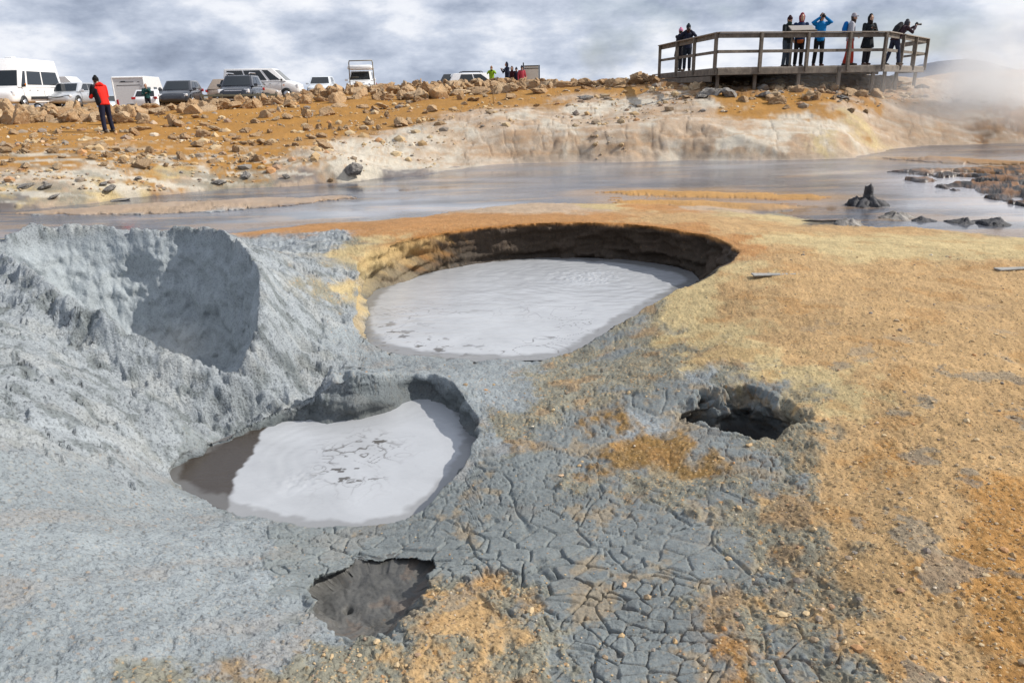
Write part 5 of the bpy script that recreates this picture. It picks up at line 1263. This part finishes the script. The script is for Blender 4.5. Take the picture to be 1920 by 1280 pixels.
# motorhome seen from behind, and a caravan behind the first van
MHW = simple('motorhome_shell', (.66, .67, .68), .35); MHT = simple('white_trim', (.82, .82, .82), .35)
def boxhome(name, label, cat, loc, heading, L, W, H, slope):
    root = tag(link(bpy.data.objects.new(name, None)), label, cat); root.location = loc; root.rotation_euler = (0, 0, rad(heading))
    h = L / 2; w = W / 2
    prof = [(-h, .45), (h * .8, .45), (h, 1.0), (h - .05, H * .6), (h - slope, H), (-h + .12, H), (-h, H - .12)]
    V = [(x, -w, z) for x, z in prof] + [(x, w, z) for x, z in prof]; n = len(prof)
    mesh_obj('shell', V, [list(range(n)), list(range(n, 2 * n))[::-1]] + [[i, n + i, n + (i + 1) % n, (i + 1) % n] for i in range(n)], MHW, root, False, 0, .03)
    for s in (-1, 1):
        box('corner_trim', (.10, .09, H - .55), MHT, root, (-h - .01, s * (w - .03), .5 + (H - .55) / 2), bev=.03)
        for xx in ((-h + 1.2), .2, 1.7):
            f_ = box('window', (.95 if xx < 1 else .6, .03, .5), GLASS, root, (xx, s * (w + .012), H * .62), bev=.008); box('window_frame', (1.02 if xx < 1 else .68, .02, .57), BLK, f_, (0, -s * .008, 0), bev=0)
        wheel(root, -h + 1.9, s * (w - .02), .33, s)
        wheel(root, h - 1.2, s * (w - .02), .33, s)
        box('tail_light', (.06, .14, .42), TAIL, root, (-h - .02, s * (w - .18), .95), bev=.02)
    box('roof_trim', (.10, W, .10), MHT, root, (-h - .01, 0, H - .10), bev=.03)
    box('bumper', (.10, W - .1, .28), MHT, root, (-h - .04, 0, .52), bev=.04)
    for k, (yy, ww, zz) in enumerate([(-.75, .16, H - .42), (.1, 1.0, H - .42), (.35, .34, H - .40), (.0, 1.7, H - .66), (-.9, .1, H - .75)]): box('rear_lettering', (.012, ww, .035 if k != 2 else .09), BLK, root, (-h - .008, yy, zz), bev=0)
    box('rear_hatch', (.014, .5, .09), BLK, root, (-h - .01, .1, .78), bev=0)
    return root
boxhome('motorhome', 'white motorhome showing its plain rear wall behind the woman in teal', 'motorhome', vz('motorhome'), hd(270, 76), 6.0, 2.3, 2.85, 1.0)
boxhome('caravan', 'white caravan partly hidden between the high roof van and the silver car', 'caravan', vz('caravan'), hd(103, -22), 5.2, 2.2, 2.55, .9)
vehicle('white_car', 'white car with a red tail light behind the woman in teal', 'car', vz('tail'), hd(297, 70), hatch(4.2, 1.46, 1.72), WHT)
vehicle('dark_hatchback', 'dark grey hatchback facing the camera above the rock bank', 'car', vz('dark'), hd(344, 256), hatch(4.0, 1.47, 1.70), DRK)
vehicle('beige_suv', 'beige car with red tail light half hidden behind the dark off-road car', 'car', vz('beige'), hd(463, -8), hatch(4.6, 1.66, 1.86, .12), BEI)
S = hatch(4.3, 1.66, 1.80, .15)
v = vehicle('dark_off_road_car', 'black off-road car with roof rails parked in front of the white passenger van', 'car', vz('offroad'), hd(457, 258), dict(S, hl=(.34, .20)), NVY)
for s in (-1, 1): tube('roof_rail', [(.35, s * .58, 1.68), (.30, s * .60, 1.76), (-1.2, s * .60, 1.76), (-1.3, s * .58, 1.68)], .03, CHR, v, 8)
box('grille_bar', (.03, .9, .035), CHR, v, (2.08, 0, .84), bev=0)
S = vans(5.3, 2.1, 1.92, 1.05); S['sw'] = [(.075, .245, .10, .86, .06, 0), (.29, .615, .10, .86, 0, 0), (.64, .95, .10, .86, 0, -.01)]; S['mirm'] = BLK
v = vehicle('passenger_van', 'white long passenger van with black side windows parked side on', 'van', vz('pvan'), hd(500, -14), S, WHT)
try:
    fc = bpy.data.curves.new('lettering', 'FONT'); fc.body = 'HOLIDL'; fc.size = .30; fc.extrude = .004; fc.materials.append(BLK)
    tmp_ = bpy.data.objects.new('tmp', fc); col.objects.link(tmp_); dg_ = bpy.context.evaluated_depsgraph_get(); lm_ = bpy.data.meshes.new_from_object(tmp_.evaluated_get(dg_)); bpy.data.objects.remove(tmp_); lt = link(bpy.data.objects.new('lettering', lm_), v); lt.location = (-.75, -.985, .98); lt.rotation_euler = (rad(90), 0, 0)
except Exception as e: print(e)
box('indicator', (.10, .02, .06), AMB, v, (1.55, -.985, .95), bev=0)
vehicle('white_saloon', 'white car facing the camera behind the tall rock heap', 'car', vz('saloon'), hd(606, 262), hatch(4.4, 1.56, 1.80, .05), paint('white_paint_blue', (.70, .74, .78), 0, .3))
S = hatch(4.4, 1.80, 1.80, .22)
v = vehicle('white_off_road_car', 'white off-road car with a roof box standing inside the metal frame', 'car', vz('jeep'), hd(681, 264), dict(S), WHT)
rb = mesh_obj('roof_box', [(x * a, y * a, z) for a, z in ((.94, 1.88), (1, 1.94), (1, 2.08), (.92, 2.18)) for x, y in ((1.0, -.84), (1.12, 0), (1.0, .84), (-1.1, .84), (-1.1, -.84))],
   [[i * 5 + k, i * 5 + (k + 1) % 5, (i + 1) * 5 + (k + 1) % 5, (i + 1) * 5 + k] for i in range(3) for k in range(5)] + [[0, 4, 3, 2, 1], [15, 16, 17, 18, 19]], WHT, v, True, 0, .04)
box('grille_slots', (.03, .8, .12), BLK, v, (2.06, 0, .92), bev=0)
vehicle('black_car', 'dark roofed car behind the ridge left of the green jacket', 'car', vz('black'), hd(852, 255), hatch(4.3, 1.52, 1.76), NVY)
v = vehicle('white_estate', 'white car with black roof rails behind the ridge beside the green jacket', 'car', vz('estate'), hd(897, 8), hatch(4.7, 1.62, 1.80), WHT)
for s in (-1, 1): tube('roof_rail', [(.3, s * .58, 1.62), (.2, s * .6, 1.70), (-1.2, s * .6, 1.70), (-1.3, s * .58, 1.62)], .03, BLK, v, 8)
# metal frame, notice board, crash barrier
GAL = simple('galvanised_steel', (.22, .20, .15), .5, .4)
x, y, z = gz(682, 54); fz = z - .05
fr = tag(link(bpy.data.objects.new('metal_frame', None)), 'empty metal frame of square tubes standing before the off-road car with the roof box', 'frame'); fr.location = (x, y, fz)
top = (UY(682, 114, 54)[2] - fz)
for s in (-1, 1): tube('upright', [(s * .86, 0, -.4), (s * .80, 0, top - .12), (s * .76, 0, top)], .035, GAL, fr)
tube('top_bar', [(-.78, 0, top), (.78, 0, top)], .035, GAL, fr); tube('cross_bar', [(-.8, 0, top * .34), (.8, 0, top * .34)], .022, GAL, fr); tube('cross_bar', [(-.72, 0, top * .56), (-.2, 0, top * .56)], .02, GAL, fr)
x, y, z = gz(997, 52.5); nb = tag(link(bpy.data.objects.new('notice_board', None)), 'large pale notice board between two dark posts on the ridge', 'sign'); nb.location = (x, y, z)
tz = UY(997, 119, 52.5)[2] - z; BRD = simple('board_face', (.66, .63, .54), .6, nz=.1, scale=3); PST = simple('board_post', (.035, .045, .05), .6)
for s, hgt in ((-1, tz + .05), (1, tz - .12)): box('post', (.08, .08, hgt + .2), PST, nb, (s * .52, 0, (hgt - .2) / 2))
box('panel', (.94, .03, tz - .55), BRD, nb, (0, 0, .45 + (tz - .6) / 2)); box('crossbar', (.94, .05, .06), PST, nb, (0, -.02, tz - .16)); box('crossbar', (.94, .05, .045), PST, nb, (0, -.02, tz - .32))
a_ = UY(376, 180, 40); b_ = UY(520, 178, 41); cb = tag(link(bpy.data.objects.new('crash_barrier', None)), 'low grey crash barrier along the car park in front of the dark off-road car', 'barrier')
cb.location = (a_[0], a_[1], a_[2] - .5)
o = wbox('beam', a_, b_, .05, .10, simple('barrier_timber', (.12, .12, .09), .8), cb)
for t in np.linspace(.02, .98, 5):
    p_ = Vector(a_).lerp(Vector(b_), t); box('post', (.09, .09, .9), GAL, cb, (p_.x - a_[0], p_.y - a_[1] + .08, .12))
# distant hills
def hill(name, pts, Y, depth, colr, label=None):
    V = []; ns = 14
    P = [UY(px, py, Y) for px, py in pts]
    for j in range(ns):
        f = j / (ns - 1)
        for (x, y, z) in P:
            k = 1 - abs(2 * f - 1); V.append((x, Y + (f - .5) * depth, (z + 30) * (k ** .8) * (1 + .06 * float(pnoise(np.array([x * .004]), np.array([f * 5.0]), 3)[0])) - 30))
    me = np_mesh(name, np.array(V), grid_faces(ns, len(P))); m = simple(name + '_rock', colr, .95, nz=.2, scale=.01); me.materials.append(m)
    return tag(link(bpy.data.objects.new(name, me)), kind='structure')
hill('hill', [(1660,150),(1700,140),(1735,118),(1770,110),(1800,108),(1830,112),(1860,122),(1900,138),(1960,150)], 2600, 900, (.10, .12, .17))  # blue of the far air haze put into the hill colour
hill('hill', [(1600,152),(1720,146),(1760,138),(1800,132),(1900,128),(2000,126),(2200,130),(2400,146),(2500,152)], 900, 300, (.32, .22, .15))
# ---------------------------------------------------------------- steam
def steam(name, loc, size, dens, scale, seed, lo=.45, hi=.75, sides=32):
    V, Fa = ico(3); V = V * np.array(size) 
    me = np_mesh(name, V, Fa, False); o = tag(link(bpy.data.objects.new(name, me)), kind='stuff'); o.location = loc
    m = bpy.data.materials.new('steam_cloud'); m.use_nodes = True; nt = m.node_tree; nt.nodes.clear()
    out = nt.nodes.new('ShaderNodeOutputMaterial'); v = nt.nodes.new('ShaderNodeVolumePrincipled'); nt.links.new(v.outputs[0], out.inputs['Volume'])
    v.inputs['Color'].default_value = (.99, .99, .99, 1); v.inputs['Anisotropy'].default_value = 0
    tc = nt.nodes.new('ShaderNodeTexCoord').outputs['Object']
    mp = nt.nodes.new('ShaderNodeMapping'); nt.links.new(tc, mp.inputs[0]); mp.inputs['Scale'].default_value = tuple(1 / s for s in size)
    ln = nt.nodes.new('ShaderNodeVectorMath'); ln.operation = 'LENGTH'; nt.links.new(mp.outputs[0], ln.inputs[0])
    fall = ramp(nt, ln.outputs['Value'], [(.15, 1), (.55, .45), (.95, 0)])
    mp2 = nt.nodes.new('ShaderNodeMapping'); nt.links.new(tc, mp2.inputs[0]); mp2.inputs['Location'].default_value = (seed, seed * 1.3, 0)
    nn = ramp(nt, noise(nt, mp2.outputs[0], scale, 4, .55, .5), [(lo, 0), (hi, 1)])
    nt.links.new(math_(nt, 'MULTIPLY', math_(nt, 'MULTIPLY', fall, nn), dens), v.inputs['Density'])
    me.materials.append(m); m.cycles.volume_step_rate = 2.0
    return o
x, y, z_ = UY(1800, 215, 27); steam('steam', (x + .8, y, z_ + .2), (5.2, 3.5, 2.2), .75, .55, 3, .36, .66)
x, y, z_ = UY(1890, 130, 33); steam('steam', (x + 1.5, y, z_), (4.2, 2.6, 2.4), .22, .45, 9, .36, .66)
x, y, z_ = UY(1850, 150, 28); steam('steam', (x + .6, y, z_ + .1), (2.6, 1.8, 2.9), 1.7, .6, 21, .34, .62)
x, y, z_ = UY(1100, 318, 19.2); steam('steam', (x, 18.8, -.12), (6.5, 1.8, .38), .32, .7, 5, .38, .7)
x, y, z_ = UY(1500, 330, 17.5); steam('steam', (x + 1, 17.5, -.05), (5.0, 1.8, .35), .26, .8, 7, .40, .7)
steam('steam', (-2.85, 5.75, -.22), (.65, .6, .35), .55, 3.2, 4, .35, .7)
steam('steam', ((XL + P_R[0]) / 2 + 2, 26.3, 1.75), (4.5, 1.4, .6), .12, .8, 12, .40, .7)
# ---------------------------------------------------------------- camera, light, sky
cam = bpy.data.cameras.new('camera'); cam.sensor_width = 36; cam.lens = 36 * F / 1920; cam.clip_end = 20000; cam.clip_start = .05
co = bpy.data.objects.new('camera', cam); col.objects.link(co); co.location = (0, 0, CAMZ); co.rotation_euler = (Matrix.Rotation(rad(90) - PITCH, 4, 'X') @ Matrix.Rotation(-math.atan(ROLL), 4, 'Z')).to_euler()
scene.camera = co
SUNAZ = rad(88); SUNEL = rad(39)       # clockwise from +Y
sd = Vector((math.sin(SUNAZ) * math.cos(SUNEL), math.cos(SUNAZ) * math.cos(SUNEL), math.sin(SUNEL)))
su = bpy.data.lights.new('sun', 'SUN'); su.energy = 4.8; su.angle = rad(.53); su.color = (1, .94, .85)
so = bpy.data.objects.new('sun', su); col.objects.link(so); so.location = (20, 20, 30); so.rotation_euler = sd.to_track_quat('Z', 'Y').to_euler()
wd = bpy.data.worlds.new('World'); scene.world = wd; wd.use_nodes = True; nt = wd.node_tree; nt.nodes.clear()
out = nt.nodes.new('ShaderNodeOutputWorld'); bg = nt.nodes.new('ShaderNodeBackground'); nt.links.new(bg.outputs[0], out.inputs[0])
sky = nt.nodes.new('ShaderNodeTexSky'); sky.sky_type = 'NISHITA'; sky.sun_disc = False; sky.sun_elevation = SUNEL; sky.sun_rotation = SUNAZ
tc = nt.nodes.new('ShaderNodeTexCoord').outputs['Generated']
mp = nt.nodes.new('ShaderNodeMapping'); nt.links.new(tc, mp.inputs[0]); mp.inputs['Scale'].default_value = (1, 1, 2.3); mp.inputs['Location'].default_value = (.35, .2, 0.15)
big = noise(nt, mp.outputs[0], 3.8, 12, .60, .0)
mp3 = nt.nodes.new('ShaderNodeMapping'); nt.links.new(tc, mp3.inputs[0]); mp3.inputs['Scale'].default_value = (1, 1, 7); mp3.inputs['Location'].default_value = (3.35, 1.2, 0.15)
str_ = noise(nt, mp3.outputs[0], 3.2, 7, .5, .2)
sep = nt.nodes.new('ShaderNodeSeparateXYZ'); nt.links.new(tc, sep.inputs[0])
right = math_(nt, 'ADD', math_(nt, 'MULTIPLY', sep.outputs[0], .88), math_(nt, 'MULTIPLY', sep.outputs[1], .10))
v = math_(nt, 'ADD', math_(nt, 'MULTIPLY', big, 1.5), math_(nt, 'MULTIPLY', str_, .28))
v = math_(nt, 'ADD', v, math_(nt, 'MULTIPLY', right, .13))
v = math_(nt, 'SUBTRACT', v, .36)
cc = ramp(nt, v, [(.26, (2.1, 2.5, 3.4)), (.42, (3.9, 4.5, 5.7)), (.54, (6.0, 6.6, 7.8)), (.64, (8.6, 8.9, 9.6)), (.74, (9.8, 10.0, 10.3))])
hole = ramp(nt, noise(nt, mp.outputs[0], 3.0, 6, .55, .3), [(.60, 0), (.72, 1)])
cc2 = mixc(nt, math_(nt, 'MULTIPLY', hole, .55), cc, sky.outputs[0])
nt.links.new(cc2, bg.inputs[0]); bg.inputs[1].default_value = .1
scene.view_settings.view_transform = 'Standard'; scene.view_settings.look = 'None'; scene.view_settings.exposure = 0; scene.view_settings.gamma = 1
scene.render.engine = 'CYCLES'
scene.cycles.volume_bounces = 3
